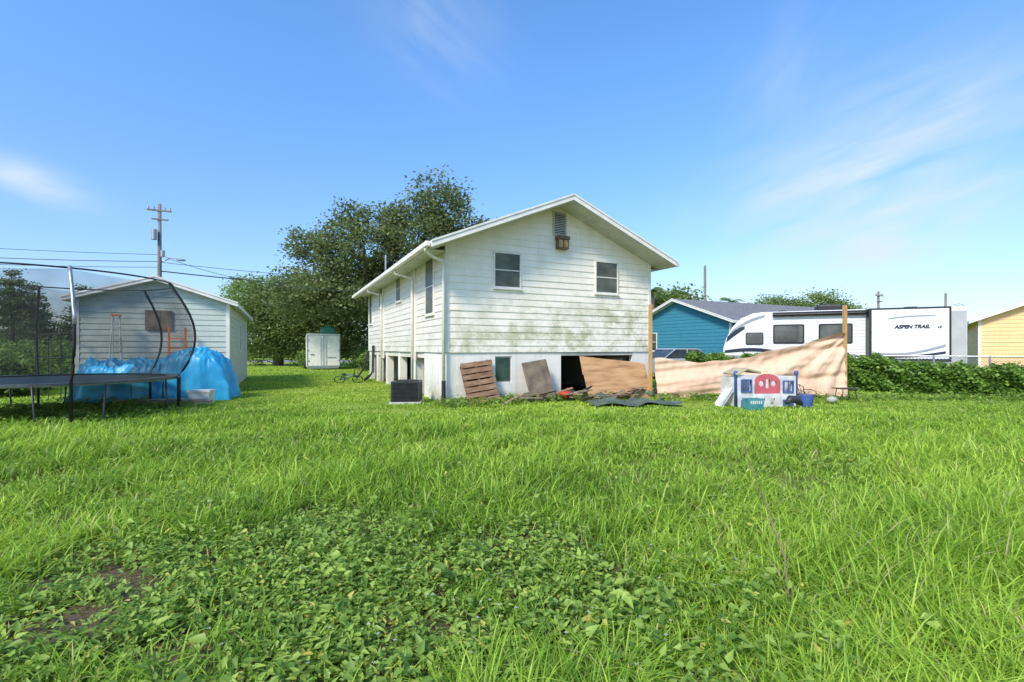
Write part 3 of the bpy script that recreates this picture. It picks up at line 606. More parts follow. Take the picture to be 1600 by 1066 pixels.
mb=MB(); mb.prism([(-.98,.02),(-.93,.0),(-.64,.44),(-.68,.50)],.05,.3); mb.prism([(-.98,.02),(-.68,.50),(-.70,.55),(-1.0,.08)],.02,.05); mb.prism([(-.98,.02),(-.68,.50),(-.70,.55),(-1.0,.08)],.3,.33); mb.build('slide',['whiteplastic'],ph)
cr=thing('toy_crate','teal plastic toy crate with white slots','crate',(5.72,11.4,0),rad(8)); cr.scale=(.75,.75,.75)
mb=MB(); mb.box(-.25,.25,-.18,.18,0,.03)
for y0_,y1_ in ((-.18,-.16),(.16,.18)): mb.box(-.25,.25,y0_,y1_,.03,.36)
for x0_,x1_ in ((-.25,-.23),(.23,.25)): mb.box(x0_,x1_,-.16,.16,.03,.36)
mb.build('bin',['tealplastic'],cr,bevel=.008)
mb=MB()
for i in range(6): mb.box(-.2+i*.07,-.165+i*.07,-.186,-.181,.2,.3)
mb.split('slot',['whiteplastic'],cr)
mb=MB(); mb.tube([(-.22,0,.15),(-.1,0,.25),(.12,.02,.22),(.25,0,.1)],[.05,.09,.10,.04],10); place(mb.build('rubbish_bag',['acm'],smooth=True),'dark crumpled sack lying beside the playhouse','rubbish bag',(6.75,11.5,0),(0,0,.3),'rubbish by the house')
mb=MB(); mb.tube([(0,0,0),(0,0,.28),(0,0,.29)],[.13,.16,.16],14); place(mb.build('plastic_bucket',['blueplastic'],smooth=False),'small blue plastic bucket beside the playhouse','bucket',(7.3,11.9,.02),(0,0,0))
tb=thing('patio_table','small dark metal patio table on grass','table',(9.25,13.3,0),0); tb.scale=(.8,.8,.8)
mb=MB(); mb.box(-.32,.32,-.25,.25,.42,.45); mb.build('table_top',['black'],tb)
for x in(-.26,.26):
    for y in(-.2,.2): mb=MB(); mb.cyl((x,y,0),(x*.8,y*.8,.42),.014,6); mb.build('leg',['black'],tb)
ch=thing('garden_chair','low dark metal garden chair with curved arms','chair',(8.0,13.1,0),rad(20)); ch.scale=(.8,.8,.72)
mb=MB(); mb.box(-.22,.22,-.2,.2,.26,.29); mb.build('seat',['black'],ch)
mb=MB(); mb.tube([(-.22,.2,.28),(-.24,.27,.55),(-.1,.3,.62),(.1,.3,.62),(.24,.27,.55),(.22,.2,.28)],.016,6)
for x in(-.1,0,.1): mb.cyl((x,.21,.28),(x,.3,.61),.01,6)
mb.build('backrest',['black'],ch)
for s in(-1,1): mb=MB(); mb.tube([(s*.24,.24,.45),(s*.26,0,.46),(s*.26,-.2,.40),(s*.24,-.22,0)],.014,6); mb.build('arm',['black'],ch)
for s in(-1,1): mb=MB(); mb.cyl((s*.2,.18,.28),(s*.22,.24,0),.014,6); mb.build('leg',['black'],ch)
mb=MB(); mb.ball((0,0,.08),(.14,.12,.09),0,12,jit=.06); place(mb.build('pale_stone',[mat('stone',(.42,.42,.38),(.3,.3,.27),5,.8)],smooth=True),'rounded pale stone sitting in the grass','stone',(8.4,12.6,.03))
# bicycle
bk=thing('kids_bicycle','small dark blue bicycle leaning in the lawn','bicycle',(-6.9,20.3,0),rad(15)); bk.rotation_euler=(rad(42),0,rad(15)); bk.scale=(.85,.85,.85)
for x in(-.42,.42):
    mb=MB(); mb.tube([(x+.24*math.cos(a*math.pi/10),0,.25+.24*math.sin(a*math.pi/10)) for a in range(20)],.022,6,closed=True)
    for a in range(6): mb.cyl((x,0,.25),(x+.23*math.cos(a*math.pi/3),0,.25+.23*math.sin(a*math.pi/3)),.004,4)
    mb.build('wheel',['rubber'],bk)
mb=MB()
for p,q in (((-.42,0,.25),(-.1,0,.28)),((-.42,0,.25),(-.18,0,.55)),((-.1,0,.28),(-.2,0,.6)),((-.18,0,.55),(.3,0,.58)),((-.1,0,.28),(.3,0,.55)),((.42,0,.25),(.28,0,.7))): mb.cyl(p,q,.022,6)
mb.build('frame',['blueplastic'],bk); mb=MB(); mb.cyl((.28,-.25,.72),(.28,.25,.72),.014,6); mb.build('handlebar',['black'],bk); mb=MB(); mb.box(-.3,-.1,-.06,.06,.6,.64); mb.build('saddle',['black'],bk,bevel=.015)
# ---------------------------------------------------------------- foliage
def leafcloud(name,P,S,C,parent=None,upb=.7,m='leaf',asp=.6,**pr):
    n=len(P); N=rng.normal(size=(n,3)); N[:,2]=np.abs(N[:,2])+upb; N/=np.linalg.norm(N,axis=1)[:,None]
    A=np.cross(N,rng.normal(size=(n,3))); A/=np.linalg.norm(A,axis=1)[:,None]; B=np.cross(N,A)
    S=S[:,None]; V=np.empty((n,4,3)); V[:,0]=P-A*S*.5; V[:,1]=P+B*S*.5*asp+N*S*.08; V[:,2]=P+A*S*.5; V[:,3]=P-B*S*.5*asp+N*S*.08
    q=np.arange(n*4).reshape(n,4); ob=arr_mesh(name,V,q,None,np.repeat(C,4,axis=0),m,**pr)
    if parent: ob.parent=parent
    return ob
def clumps(ell,nclump,per,cr,dark,light,shell=.5):
    ell=np.array(ell,float); w=(ell[:,3]*ell[:,4]*ell[:,5])**(2/3); w/=w.sum()
    k=rng.choice(len(ell),nclump,p=w); d=rng.normal(size=(nclump,3)); d/=np.linalg.norm(d,axis=1)[:,None]
    r=shell+(1.08-shell)*rng.random(nclump)**.8; r*=1+.17*np.sin(d[:,0]*9+k)*np.cos(d[:,2]*7)
    Cc=ell[k,:3]+d*ell[k,3:6]*r[:,None]
    P=np.repeat(Cc,per,axis=0)+rng.normal(size=(nclump*per,3))*cr*np.array([1,1,.6])
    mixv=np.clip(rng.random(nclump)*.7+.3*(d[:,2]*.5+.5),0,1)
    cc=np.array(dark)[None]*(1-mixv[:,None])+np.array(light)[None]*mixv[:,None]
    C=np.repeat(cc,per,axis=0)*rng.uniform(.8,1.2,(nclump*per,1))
    return P,C
def tree(name,label,loc,trunk,ell,nclump,per,cr,ls,dark=(.05,.08,.025),light=(.15,.21,.06),r0=.35,cat='tree',group=None,shell=.5):
    t=thing(name,label,cat,(loc[0],loc[1],0),0,group); mb=MB()
    mb.tube([(0,0,-.1),(.1,.05,trunk*.5),(0,.1,trunk)],[r0*1.3,r0,r0*.8],10)
    for e in ell:
        p=Vector(e[:3]); m0=Vector((0,.1,trunk*random.uniform(.75,1))); mid=m0.lerp(p,.5)+Vector((random.uniform(-.3,.3),random.uniform(-.3,.3),.3))
        mb.tube([m0,mid,p],[r0*.5,r0*.3,r0*.12],6)
        for _ in range(6):
            q=p+Vector((random.uniform(-1,1)*e[3],random.uniform(-1,1)*e[4],random.uniform(-.6,1)*e[5]))*.85
            mb.tube([mid.lerp(p,random.random()),q],[r0*.16,r0*.05],5)
    mb.build('trunk',['bark'],t,smooth=True)
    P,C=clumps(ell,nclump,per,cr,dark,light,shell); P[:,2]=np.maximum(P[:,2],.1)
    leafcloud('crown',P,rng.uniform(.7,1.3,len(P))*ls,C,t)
    return t
oak=[(-1.6,0,8.0,3.1,3,2.1),(-5.0,0,8.3,1.7,1.6,1.1),(3.6,0,11.1,1.9,1.9,1.9),(2.1,0,8.6,2.9,3,2.5),(-2.4,0,5.4,3.4,3.2,2.3),(6.4,0,9.3,1.6,1.3,.7),(-5.6,0,5.2,2.1,2.2,1.7),(.4,0,10.1,1.1,1.2,.9),(-2.4,0,10.4,1.2,1.2,.9),(4.6,0,8.6,2,2,1.6)]
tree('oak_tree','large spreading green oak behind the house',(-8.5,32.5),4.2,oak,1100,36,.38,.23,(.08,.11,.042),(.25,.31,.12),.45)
BL=dict(dark=(.07,.11,.03),light=(.21,.29,.085),r0=.35,group='trees along the street')
tree('broadleaf_tree','dense rounded green tree beside the street',(-20.0,41),2.5,[(0,0,4.6,3.2,3,2.8),(-1.5,0,2.8,2.6,2.6,2.4),(2,0,5.9,2.2,2.2,2.0),(1.5,0,3,3,2.6,2.6)],700,40,.45,.24,**BL)
tree('broadleaf_tree','dense rounded green tree beside the street',(-14.8,40),2.5,[(0,0,5.2,3.4,3,2.9),(-1.5,0,2.8,2.8,2.6,2.5),(3,0,5.6,2.8,2.2,2.5),(2.5,0,2.8,3,2.6,2.6)],700,40,.45,.24,**BL)
tree('broadleaf_tree','light green tree standing behind the shed',(-32.5,58),4,[(0,0,7.6,2.4,2.2,2.4),(-1.8,0,5.5,2,2,1.8),(1.8,0,5.2,2.2,2,2)],340,32,.5,.3,(.11,.20,.04),(.32,.44,.10),.3,group='trees along the street')
for x,y,h in ((-48,46,9.3),(-43.5,49,8.0),(-52,52,8.6),(-46,56,7.5),(-39.5,53,7.2)):
    el=[(0,0,h-.6-i*.95,.5+.42*i+.2*(i%2),.5+.4*i,.35) for i in range(6)]
    tree('pine_tree','dark green pine with layered branches',(x,y),h*.8,el,240,26,.32,.26,(.06,.11,.035),(.17,.24,.08),.16,group='pines behind the yard',shell=.3)
for x,y,s in ((40,62,1.0),(34,64,.8),(36.5,66,1.0),(30.5,60,.55),(16.2,42,.45),(48,68,.8),(12.2,36,.62)):
    el=[(0,0,5.6*s+1.2,3.0*s,2.6*s,1.9*s),(-2*s,0,4.2*s+1,2.2*s,2*s,1.7*s),(2.4*s,0,4.6*s+1,2.2*s,2*s,1.6*s)]
    tree('broadleaf_tree','light green tree rising beyond the rooftops',(x,y),3*s+1,el,int(360*s)+60,30,.42,.28,(.11,.17,.045),(.31,.40,.11),.25,group='trees beyond the houses')
def palm(x,y,h,R=2.2,nf=20):
    t=thing('palm_tree','palm tree with drooping feathery fronds','palm tree',(x,y,0),0,'palm trees'); mb=MB(); mb.tube([(0,0,-.1),(.15,0,h*.5),(0,0,h)],[.2,.15,.13],8); mb.build('trunk',['bark'],t,smooth=True)
    V=[];Q=[];C=[]
    for i in range(nf):
        a=2*math.pi*i/nf+random.uniform(-.2,.2); el=random.uniform(-.3,1.2); ca,sa=math.cos(a),math.sin(a)
        for k in range(26):
            s=(k+2)/28; r=R*s; z=h+R*(math.sin(el)*s-.75*s*s); rr=r*math.cos(el*.6)
            for sd in(-1,1):
                l=.42*math.sin(math.pi*min(1,s*.9+.1))*R/2.2+.1; px_,py_=rr*ca,rr*sa; n0=len(V)
                ex,ey=px_+(-sa*sd+ca*.5)*l,py_+(ca*sd+sa*.5)*l
                V+=[(px_,py_,z),(px_+ca*.04,py_+sa*.04,z),(ex,ey,z-l*.6),(ex-ca*.02,ey-sa*.02,z-l*.6)]; Q.append([n0,n0+1,n0+2,n0+3]); c=random.uniform(.6,1.2); C+=[(.20*c,.29*c,.09*c)]*4
    ob=arr_mesh('crown',V,Q,None,np.array(C),'leaf'); ob.parent=t
palm(9.9,34,5.6,1.2,16); palm(27.4,60,7.4,1.8)
def bush(label,x,y,r,h,n=120,light=(.24,.36,.08),ls=.16,group=None):
    P,C=clumps([(0,0,h*.5,r,r*.8,h*.5),(r*.5,0,h*.35,r*.6,r*.6,h*.4)],n,26,.16,(.06,.12,.03),light,.3); P[:,2]=np.maximum(P[:,2],.03)
    ob=leafcloud('shrub',P,rng.uniform(.7,1.3,len(P))*ls,C); place(ob,label,'shrub',(x,y,0),group=group)
bush('leafy green shrub beside the cargo trailer',-10.6,34.5,1.1,1.6); bush('leafy green shrub beside the cargo trailer',-15.3,36,.7,1.4); bush('leafy green shrub beside the cargo trailer',-9.2,31.5,.9,1.3)
bush('overgrown weedy shrub beside the shed',-15.5,14.5,1.0,1.2); bush('overgrown weedy shrub beside the shed',-17.2,16.0,1.5,1.4); bush('overgrown weedy shrub beside the shed',-20,20,2,1.8)
P=[];C=[]
for (x0,x1,y,h,n) in ((-140,-38,64,4.6,1500),(-40,60,74,4.0,1100),(60,150,70,5.0,800),(-120,-30,46,2.2,600)):
    k=n; cx=rng.uniform(x0,x1,k); hh=h*(.7+.3*np.sin(cx*.35)*np.cos(cx*.13+1)); cz=rng.random(k)*hh; cy=y+rng.normal(size=k)*1.2
    cc=np.stack([cx,cy,cz],1); P.append(np.repeat(cc,26,axis=0)+rng.normal(size=(k*26,3))*.7*np.array([1,1,.6])); mv=rng.random((k,1)); c=np.array([[.07,.12,.035]])*(1-mv)+np.array([[.22,.31,.08]])*mv; C.append(np.repeat(c,26,axis=0)*rng.uniform(.7,1.3,(k*26,1)))
P=np.concatenate(P);C=np.concatenate(C);P[:,2]=np.maximum(P[:,2],.05)
leafcloud('distant_woodland',P,rng.uniform(.35,.6,len(P)),C,kind='stuff',label='distant band of green woodland')
# hedge
a=np.array([7.3,19.9]); b2=np.array([17.5,12.9]); Lh=np.linalg.norm(b2-a); n=56000
u=rng.random(n); side=rng.random(n); off=rng.normal(size=n)*.08
low=1-.28*np.clip((u-.50)/.14,0,1)
top=(1.06+.09*np.sin(u*31)*np.sin(u*13)+.06*np.sin(u*77)+.05*np.sin(u*190))*low
dirv=(b2-a)/Lh; nrm=np.array([dirv[1],-dirv[0]])
if nrm[1]>0: nrm=-nrm
z=np.where(side<.62,rng.random(n)*top,top+rng.normal(size=n)*.07); o=np.where(side<.62,.42+.08*np.sin(z*9+u*60)+off*1.3,rng.uniform(-.45,.45,n))
bk_=rng.random(n)<.12; o=np.where(bk_,-o,o)
P=np.stack([a[0]+dirv[0]*u*Lh+nrm[0]*o,a[1]+dirv[1]*u*Lh+nrm[1]*o,np.maximum(z,.02)],1)
mv=np.clip(.55+.28*np.sin(u*140+z*9)+.27*rng.normal(size=n),0,1)[:,None]; C=np.array([[.07,.15,.028]])*(1-mv)+np.array([[.28,.44,.08]])*mv
hd=thing('hedge','low vine-covered green hedge running along the yard','hedge')
leafcloud('foliage',P,rng.uniform(.08,.14,n),C,hd,asp=.8)
mb=MB(); TH=Matrix.Translation((a[0],a[1],0))@Matrix.Rotation(math.atan2(dirv[1],dirv[0]),4,'Z'); mb.box(0,Lh*.52,-.3,.3,0,.86,0,TH); mb.box(Lh*.52,Lh,-.3,.3,0,.58,0,TH); mb.build('inner_core',[mat('hedge_core',(.035,.07,.018),(.06,.10,.03),6,.95)],hd)  # hidden dark green boxes, stop the view through the leaves
cf=thing('chain_link_fence','grey chain-link fence standing behind the low hedge','fence',(0,0,0)); mb=MB()
for k in range(5):
    q=a+dirv*Lh*(.52+.11*k)-nrm*.75; mb.cyl((q[0],q[1],0),(q[0],q[1],1.22),.03,8)
mb.split('post',['galv'],cf); mb=MB(); q0=a+dirv*Lh*.52-nrm*.75; q1=a+dirv*Lh*.97-nrm*.75; mb.cyl((q0[0],q0[1],1.20),(q1[0],q1[1],1.20),.024,8); mb.build('top_rail',['galv'],cf)
mb=MB(); LL=np.linalg.norm(q1-q0); k=-1.2
while k<LL:
    for s in(0,1):
        z0_,z1_=(0,1.18); a0=k;a1=k+1.18
        if a0<0: z0_=-a0;a0=0
        if a1>LL: z1_=1.18-(a1-LL);a1=LL
        if s: z0_,z1_=1.18-z0_,1.18-z1_
        p=q0+dirv*a0; q=q0+dirv*a1; mb.cyl((p[0],p[1],z0_),(q[0],q[1],z1_),.004,3)
    k+=.09
mb.build('wire_mesh',['galv'],cf)
# ---------------------------------------------------------------- grass
CA,SA=math.cos(ALPHA),math.sin(ALPHA)
def inhouse(x,y):
    dx,dy=x-HX,y-HYY; t=dx*CA+dy*SA; s=-dx*SA+dy*CA
    a_=(t>-.02)&(t<W+.02)&(s>-.0)&(s<LEN)
    dx,dy=x+12.58,y-13.86; t=dx*CA+dy*SA; s=-dx*SA+dy*CA
    return a_|((t>0)&(t<3.8)&(s>0)&(s<8.6))
def weed(x,y):
    q=((x+1.1)/1.9)**2+((y-2.7)/1.42)**2
    return np.clip(1.25-q+.35*np.sin(x*4.1+y*2)+.3*np.sin(y*6-x*3)+.2*np.sin(x*9+y*7),0,1)
def dirt(x,y):
    g1=np.exp(-((x+2.5+.2*np.sin(y*9))/.60)**2-((y-2.98+.07*np.sin(x*8))/.24)**2); g2=np.exp(-((x-.15)/.5)**2-((y-3.6)/.15)**2); g3=np.exp(-((x+1.5)/.4)**2-((y-2.2)/.12)**2); g4=np.exp(-((x+.3)/.25)**2-((y-2.5)/.09)**2); g5=np.exp(-((x+2.25)/.4)**2-((y-2.45)/.14)**2)
    return np.clip(g1*1.0+g2*.8+g3*.8+g4*.7+g5*.9+.6*(np.sin(x*9+3*np.sin(y*5))*np.sin(y*11+x*2)>.4),0,1)
def hfield(x,y): return 1+.30*np.sin(x*.9+1.3*np.sin(y*.7))*np.cos(y*.5)+.20*np.sin(y*1.7+x*.6)+.20*np.sin(x*3.1-y*2.3+np.sin(x))
def grass(name,NT,per,d0,d1,base_h,label):
    d=(math.sqrt(d0)+rng.random(NT)*(math.sqrt(d1)-math.sqrt(d0)))**2; x=rng.uniform(-1,1,NT)*(1.15*d+1.0); y=d
    keep=~inhouse(x,y); wd=weed(x,y); keep&=rng.random(NT)>wd*.88; keep&=rng.random(NT)>dirt(x,y)*wd**.3
    mown=np.clip((y-7)/5,0,1)
    x,y,mown,wd=x[keep],y[keep],mown[keep],wd[keep]; n=len(x)
    patch=.5+.5*np.sin(x*.55+2.2*np.sin(y*.35+.5))*np.cos(y*.8-x*.23)
    p2=.5+.5*np.sin(x*1.9+1.7*np.sin(y*1.3))*np.cos(y*2.1-x*.7)
    p3=.5+.5*np.sin(x*4.3-y*1.1)*np.sin(y*3.7+x*1.7)
    tone=np.clip(patch*.38+p2*.26+p3*.14+rng.random(n)*.42-.10,0,1)  # grass colour weight, varies by patch and at random
    H=base_h*hfield(x,y)*rng.uniform(.6,1.25,n)*(1-.70*mown)*(1-.3*wd)
    right=np.clip((x-.8)/1.5,0,1)*np.clip((5.5-y)/3,0,1); H*=1+.35*right
    X=np.repeat(x,per);Y=np.repeat(y,per); N=n*per; spread=.038+.008*Y
    X=X+rng.normal(size=N)*spread; Y=Y+rng.normal(size=N)*spread; Hh=np.repeat(H,per)*rng.uniform(.45,1.1,N)
    phi=rng.uniform(0,2*np.pi,N); lean=rng.uniform(.25,1.3,N)
    wdt=(.0021+.00074*np.minimum(Y,30))*rng.uniform(.7,1.4,N); tw=phi+np.pi/2+rng.normal(size=N)*.5
    dx,dy=np.cos(phi),np.sin(phi); wx,wy=np.cos(tw),np.sin(tw)
    lv=[0,.38,.72,1.0]; V=np.empty((N,7,3))
    for k,t in enumerate(lv):
        r=Hh*lean*t**1.8; z=Hh*(t-.42*lean*t**2.4); cx=X+dx*r; cy=Y+dy*r
        if k<3:
            ww=wdt*(1,.95,.65)[k]
            V[:,2*k,0]=cx-wx*ww;V[:,2*k,1]=cy-wy*ww;V[:,2*k,2]=z;V[:,2*k+1,0]=cx+wx*ww;V[:,2*k+1,1]=cy+wy*ww;V[:,2*k+1,2]=z
        else: V[:,6,0]=cx;V[:,6,1]=cy;V[:,6,2]=z
    b0=(np.arange(N)*7)[:,None]
    Q=np.concatenate([b0+np.array([[0,1,3,2]]),b0+np.array([[2,3,5,4]])]); Tt=b0+np.array([[4,5,6]])
    l=np.clip(np.repeat(tone,per)+rng.normal(size=N)*.16,0,1)[:,None]
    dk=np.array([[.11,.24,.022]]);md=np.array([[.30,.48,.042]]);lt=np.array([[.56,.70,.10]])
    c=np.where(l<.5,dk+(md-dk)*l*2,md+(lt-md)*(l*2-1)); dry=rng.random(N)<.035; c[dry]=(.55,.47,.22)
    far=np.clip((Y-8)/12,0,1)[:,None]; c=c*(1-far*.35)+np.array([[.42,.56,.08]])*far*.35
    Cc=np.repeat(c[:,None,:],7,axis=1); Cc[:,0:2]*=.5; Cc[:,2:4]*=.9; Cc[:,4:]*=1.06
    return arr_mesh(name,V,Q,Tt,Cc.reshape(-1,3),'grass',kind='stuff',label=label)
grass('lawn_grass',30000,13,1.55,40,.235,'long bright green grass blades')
def weeds(n,fn,size,hmax,label,name,dark=(.10,.21,.03),light=(.40,.54,.10),per=7,spr=.035):
    x,y=fn(n); ok=~inhouse(x,y); x,y=x[ok],y[ok]; n=len(x); hz=hmax*rng.random(n)**1.3
    X=np.repeat(x,per)+rng.normal(size=n*per)*spr; Y=np.repeat(y,per)+rng.normal(size=n*per)*spr; Z=np.repeat(hz,per)*rng.uniform(.5,1.1,n*per)+.012
    N=n*per; S=size*np.repeat(rng.uniform(.55,1.5,n),per)*rng.uniform(.6,1.25,N); nr=rng.normal(size=(N,3))*.55; nr[:,2]=1; nr/=np.linalg.norm(nr,axis=1)[:,None]
    ph_=rng.uniform(0,2*np.pi,N); A=np.stack([np.cos(ph_),np.sin(ph_),np.zeros(N)],1); A-=nr*(A*nr).sum(1)[:,None]; A/=np.linalg.norm(A,axis=1)[:,None]; B=np.cross(nr,A)
    P=np.stack([X,Y,Z],1); S=S[:,None]; V=np.empty((N,6,3)); wf=np.repeat(rng.uniform(.5,1.1,n),per)[:,None]
    V[:,0]=P; V[:,1]=P+A*S*.26+B*S*.34*wf+nr*S*.10; V[:,2]=P+A*S*.62+B*S*.22*wf+nr*S*.07; V[:,3]=P+A*S*1.1-nr*S*.08; V[:,4]=P+A*S*.62-B*S*.22*wf+nr*S*.07; V[:,5]=P+A*S*.26-B*S*.34*wf+nr*S*.10
    b0=(np.arange(N)*6)[:,None]; Q=np.concatenate([b0+np.array([[0,3,2,1]]),b0+np.array([[0,5,4,3]])])
    l=np.clip(np.repeat(rng.random(n),per)*.8+rng.random(N)*.25,0,1)[:,None]; c=np.array([dark])*(1-l)+np.array([light])*l; yl=rng.random(N)<.02; c[yl]=(.62,.55,.12)
    return arr_mesh(name,V,Q,None,np.repeat(c,6,axis=0),'weedm',kind='stuff',label=label)
def fpatch(n):
    x=rng.uniform(-3.8,2.2,n*5); y=rng.uniform(1.5,4.7,n*5); p=weed(x,y)*(1-.97*dirt(x,y)); k=rng.random(n*5)<p; return x[k][:n],y[k][:n]
weeds(4300,fpatch,.040,.12,'broad-leaved creeping weeds over bare soil','weed_patch',spr=.04)
def fscat(n):
    y=(math.sqrt(1.7)+rng.random(n)*(math.sqrt(7)-math.sqrt(1.7)))**2; x=rng.uniform(-1.1,1.1,n)*y
    k=((np.sin(x*2.1+y)*np.cos(y*1.7-x)>.25)|(rng.random(n)<.12))&(rng.random(n)>dirt(x,y)); return x[k],y[k]
weeds(3000,fscat,.045,.23,'leafy weeds scattered among the grass','scattered_weeds',spr=.05)
def fbase(n):
    r=rng.random(n); t=rng.uniform(-.3,7.2,n); o=np.abs(rng.normal(size=n))*.3+.05+.5*(rng.random(n)<.2)
    x=HX+.9015*t+.4327*o; y=HYY+.4327*t-.9015*o
    a_=rng.uniform(0,2*np.pi,n); rr=2.5*np.sqrt(rng.random(n)); k2=r>=.45; k3=r>.75
    x=np.where(k2,-10+rr*np.cos(a_),x); y=np.where(k2,10.6+rr*np.sin(a_),y)
    xx=rng.uniform(4,17,n); x=np.where(k3,xx,x); y=np.where(k3,np.minimum(19.4-.686*(xx-7.3),13.9)+rng.normal(size=n)*.3-.4,y); return x,y
weeds(2800,fbase,.075,.20,'taller leafy weeds around the house and trampoline','edge_weeds',(.09,.17,.028),(.32,.45,.085),6,.08)
n=170; x=rng.uniform(-1.8,1.6,n); y=rng.uniform(2.0,4.2,n); V=[];Q=[];C=[]
for i in range(n):
    z=random.uniform(.06,.16); s=.007
    for k in range(4):
        a_=k*math.pi/2; n0=len(V); c_,s_=math.cos(a_),math.sin(a_)
        V+=[(x[i],y[i],z),(x[i]+s*(c_-.5*s_),y[i]+s*(s_+.5*c_),z+.004),(x[i]+s*1.5*c_,y[i]+s*1.5*s_,z+.003),(x[i]+s*(c_+.5*s_),y[i]+s*(s_-.5*c_),z+.004)]; Q.append([n0,n0+1,n0+2,n0+3]); C+=[(.7,.7,.66) if i%4 else (.75,.6,.06)]*4
arr_mesh('tiny_flowers',V,Q,None,np.array(C),'weedm',kind='stuff',label='tiny white and yellow wildflowers')
mb=MB(); pts=[Vector((1.52,2.62,0)),Vector((1.50,2.64,.3)),Vector((1.42,2.72,.62)),Vector((1.30,2.8,.98))]; mb.tube(pts,[.0045,.0035,.0025,.001],5)
for i in range(30):
    t=random.uniform(.15,2.9); k=int(t); p=pts[k].lerp(pts[min(k+1,3)],t-k); l=random.uniform(.04,.16); a_=random.uniform(0,6.28); q=p+Vector((math.cos(a_)*l*.6,math.sin(a_)*l*.6,l*random.uniform(.3,.9))); mb.tube([p,p.lerp(q,.5)+Vector((0,0,.01)),q],[.0018,.0013,.0007],4)
place(mb.build('dry_stalk',['dry']),'thin brown dead weed stalk with side twigs','plant')
# ---------------------------------------------------------------- light and sky
SD=Vector((-.46,-.74,.80)).normalized()
el=math.asin(SD.z); az=math.atan2(SD.x,SD.y)
sun=bpy.data.lights.new('sun','SUN'); sun.energy=4.3; sun.angle=rad(12); sun.color=(1,.91,.76)
so=bpy.data.objects.new('sun',sun); COL.objects.link(so); so.rotation_euler=SD.to_track_quat('Z','Y').to_euler(); so.location=(0,-10,30)
w=bpy.data.worlds.new('World'); sc.world=w; w.use_nodes=True; nt=w.node_tree; L=nt.links; bg=nt.nodes['Background']; bg.inputs[1].default_value=.15
sky=nn(nt,'ShaderNodeTexSky',sky_type='NISHITA'); sky.sun_disc=False; sky.sun_elevation=el; sky.sun_rotation=az; sky.air_density=1.0; sky.dust_density=.8; sky.ozone_density=2.5
tc=nn(nt,'ShaderNodeTexCoord')
def vmath(op,a,b=None):
    n=nn(nt,'ShaderNodeVectorMath',operation=op); L.new(a,n.inputs[0])
    if b is not None: n.inputs[1].default_value=b
    return n
def smath(op,a,b):
    n=nn(nt,'ShaderNodeMath',operation=op)
    for i,v in enumerate((a,b)):
        if isinstance(v,(int,float)): n.inputs[i].default_value=v
        else: L.new(v,n.inputs[i])
    return n.outputs[0]
D=tc.outputs['Generated']
def direction(ax,az_): return Vector((ax,1,az_)).normalized()
def wisp(px,py): return direction((px-800)/750,(545-py)/750)
total=None
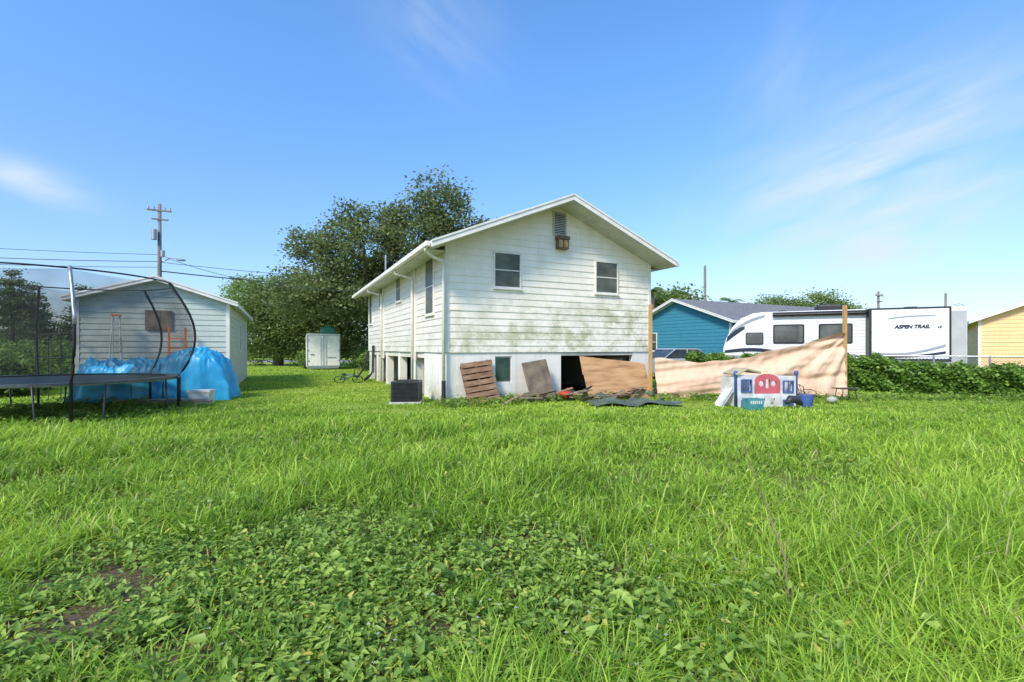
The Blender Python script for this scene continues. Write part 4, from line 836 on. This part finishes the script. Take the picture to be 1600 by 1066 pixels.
for (x0,y0_,x1,y1_,wd_,st_) in ((1150,360,1600,190,.11,.66),(1250,250,1600,90,.08,.26),(1250,430,1600,300,.07,.42),(-40,250,130,310,.026,.75),(590,-30,760,110,.09,.20),(1180,190,1280,20,.07,.20),(1320,400,1440,395,.028,.50),(300,560,900,500,.10,.12),(1000,470,1600,430,.05,.25)):
    a_=wisp(x0,y0_); b_=wisp(x1,y1_); c=((a_+b_)/2).normalized(); A=(b_-a_); hl=A.length/2; A.normalize(); A=(A-c*A.dot(c)).normalized(); B=c.cross(A)
    u=vmath('DOT_PRODUCT',D,A).outputs['Value']; v=vmath('DOT_PRODUCT',D,B).outputs['Value']; f=vmath('DOT_PRODUCT',D,c).outputs['Value']
    u=smath('DIVIDE',u,hl*1.15); v=smath('DIVIDE',v,wd_)
    q=smath('ADD',smath('MULTIPLY',u,u),smath('MULTIPLY',v,v)); g_=smath('EXPONENT',smath('MULTIPLY',q,-1.2),0)
    mm=nn(nt,'ShaderNodeCombineXYZ'); L.new(smath('MULTIPLY',u,1.6*hl/.3),mm.inputs[0]); L.new(smath('MULTIPLY',v,wd_*17),mm.inputs[1]); mm.inputs[2].default_value=x0*.01
    no=nn(nt,'ShaderNodeTexNoise'); no.inputs['Scale'].default_value=1.4; no.inputs['Detail'].default_value=6; no.inputs['Roughness'].default_value=.50; no.inputs['Distortion'].default_value=.5; L.new(mm.outputs[0],no.inputs['Vector'])
    mr=nn(nt,'ShaderNodeMapRange'); mr.inputs[1].default_value=.24; mr.inputs[2].default_value=.80; L.new(no.outputs[0],mr.inputs[0])
    g_=smath('MULTIPLY',smath('MULTIPLY',g_,mr.outputs[0]),st_*1.5); g_=smath('MULTIPLY',g_,smath('GREATER_THAN',f,0.))
    total=g_ if total is None else smath('ADD',total,g_)
total=smath('MINIMUM',total,.85)
sx=nn(nt,'ShaderNodeSeparateXYZ'); L.new(D,sx.inputs[0])
mre=nn(nt,'ShaderNodeMapRange'); mre.inputs[1].default_value=0; mre.inputs[2].default_value=.5; L.new(sx.outputs[2],mre.inputs[0])
tn=nn(nt,'ShaderNodeMix',data_type='RGBA'); L.new(mre.outputs[0],tn.inputs[0]); tn.inputs[6].default_value=(1.08,1.10,1.28,1); tn.inputs[7].default_value=(1.12,1.66,2.10,1)
tint=nn(nt,'ShaderNodeMix',data_type='RGBA',blend_type='MULTIPLY'); tint.inputs[0].default_value=1; L.new(sky.outputs[0],tint.inputs[6]); L.new(tn.outputs[2],tint.inputs[7])
mx=nn(nt,'ShaderNodeMix',data_type='RGBA'); L.new(total,mx.inputs[0]); L.new(tint.outputs[2],mx.inputs[6]); mx.inputs[7].default_value=(5.2,5.9,6.6,1)
L.new(mx.outputs[2],bg.inputs[0])
# ---------------------------------------------------------------- camera
cam=bpy.data.cameras.new('camera'); cam.sensor_width=36; cam.lens=16.875; cam.shift_y=.0075; cam.clip_end=3000; cam.clip_start=.05
co=bpy.data.objects.new('camera',cam); COL.objects.link(co); co.location=(0,0,1.45); co.rotation_euler=(rad(90),0,0); sc.camera=co
sc.view_settings.view_transform='Standard'; sc.view_settings.look='None'; sc.view_settings.exposure=0
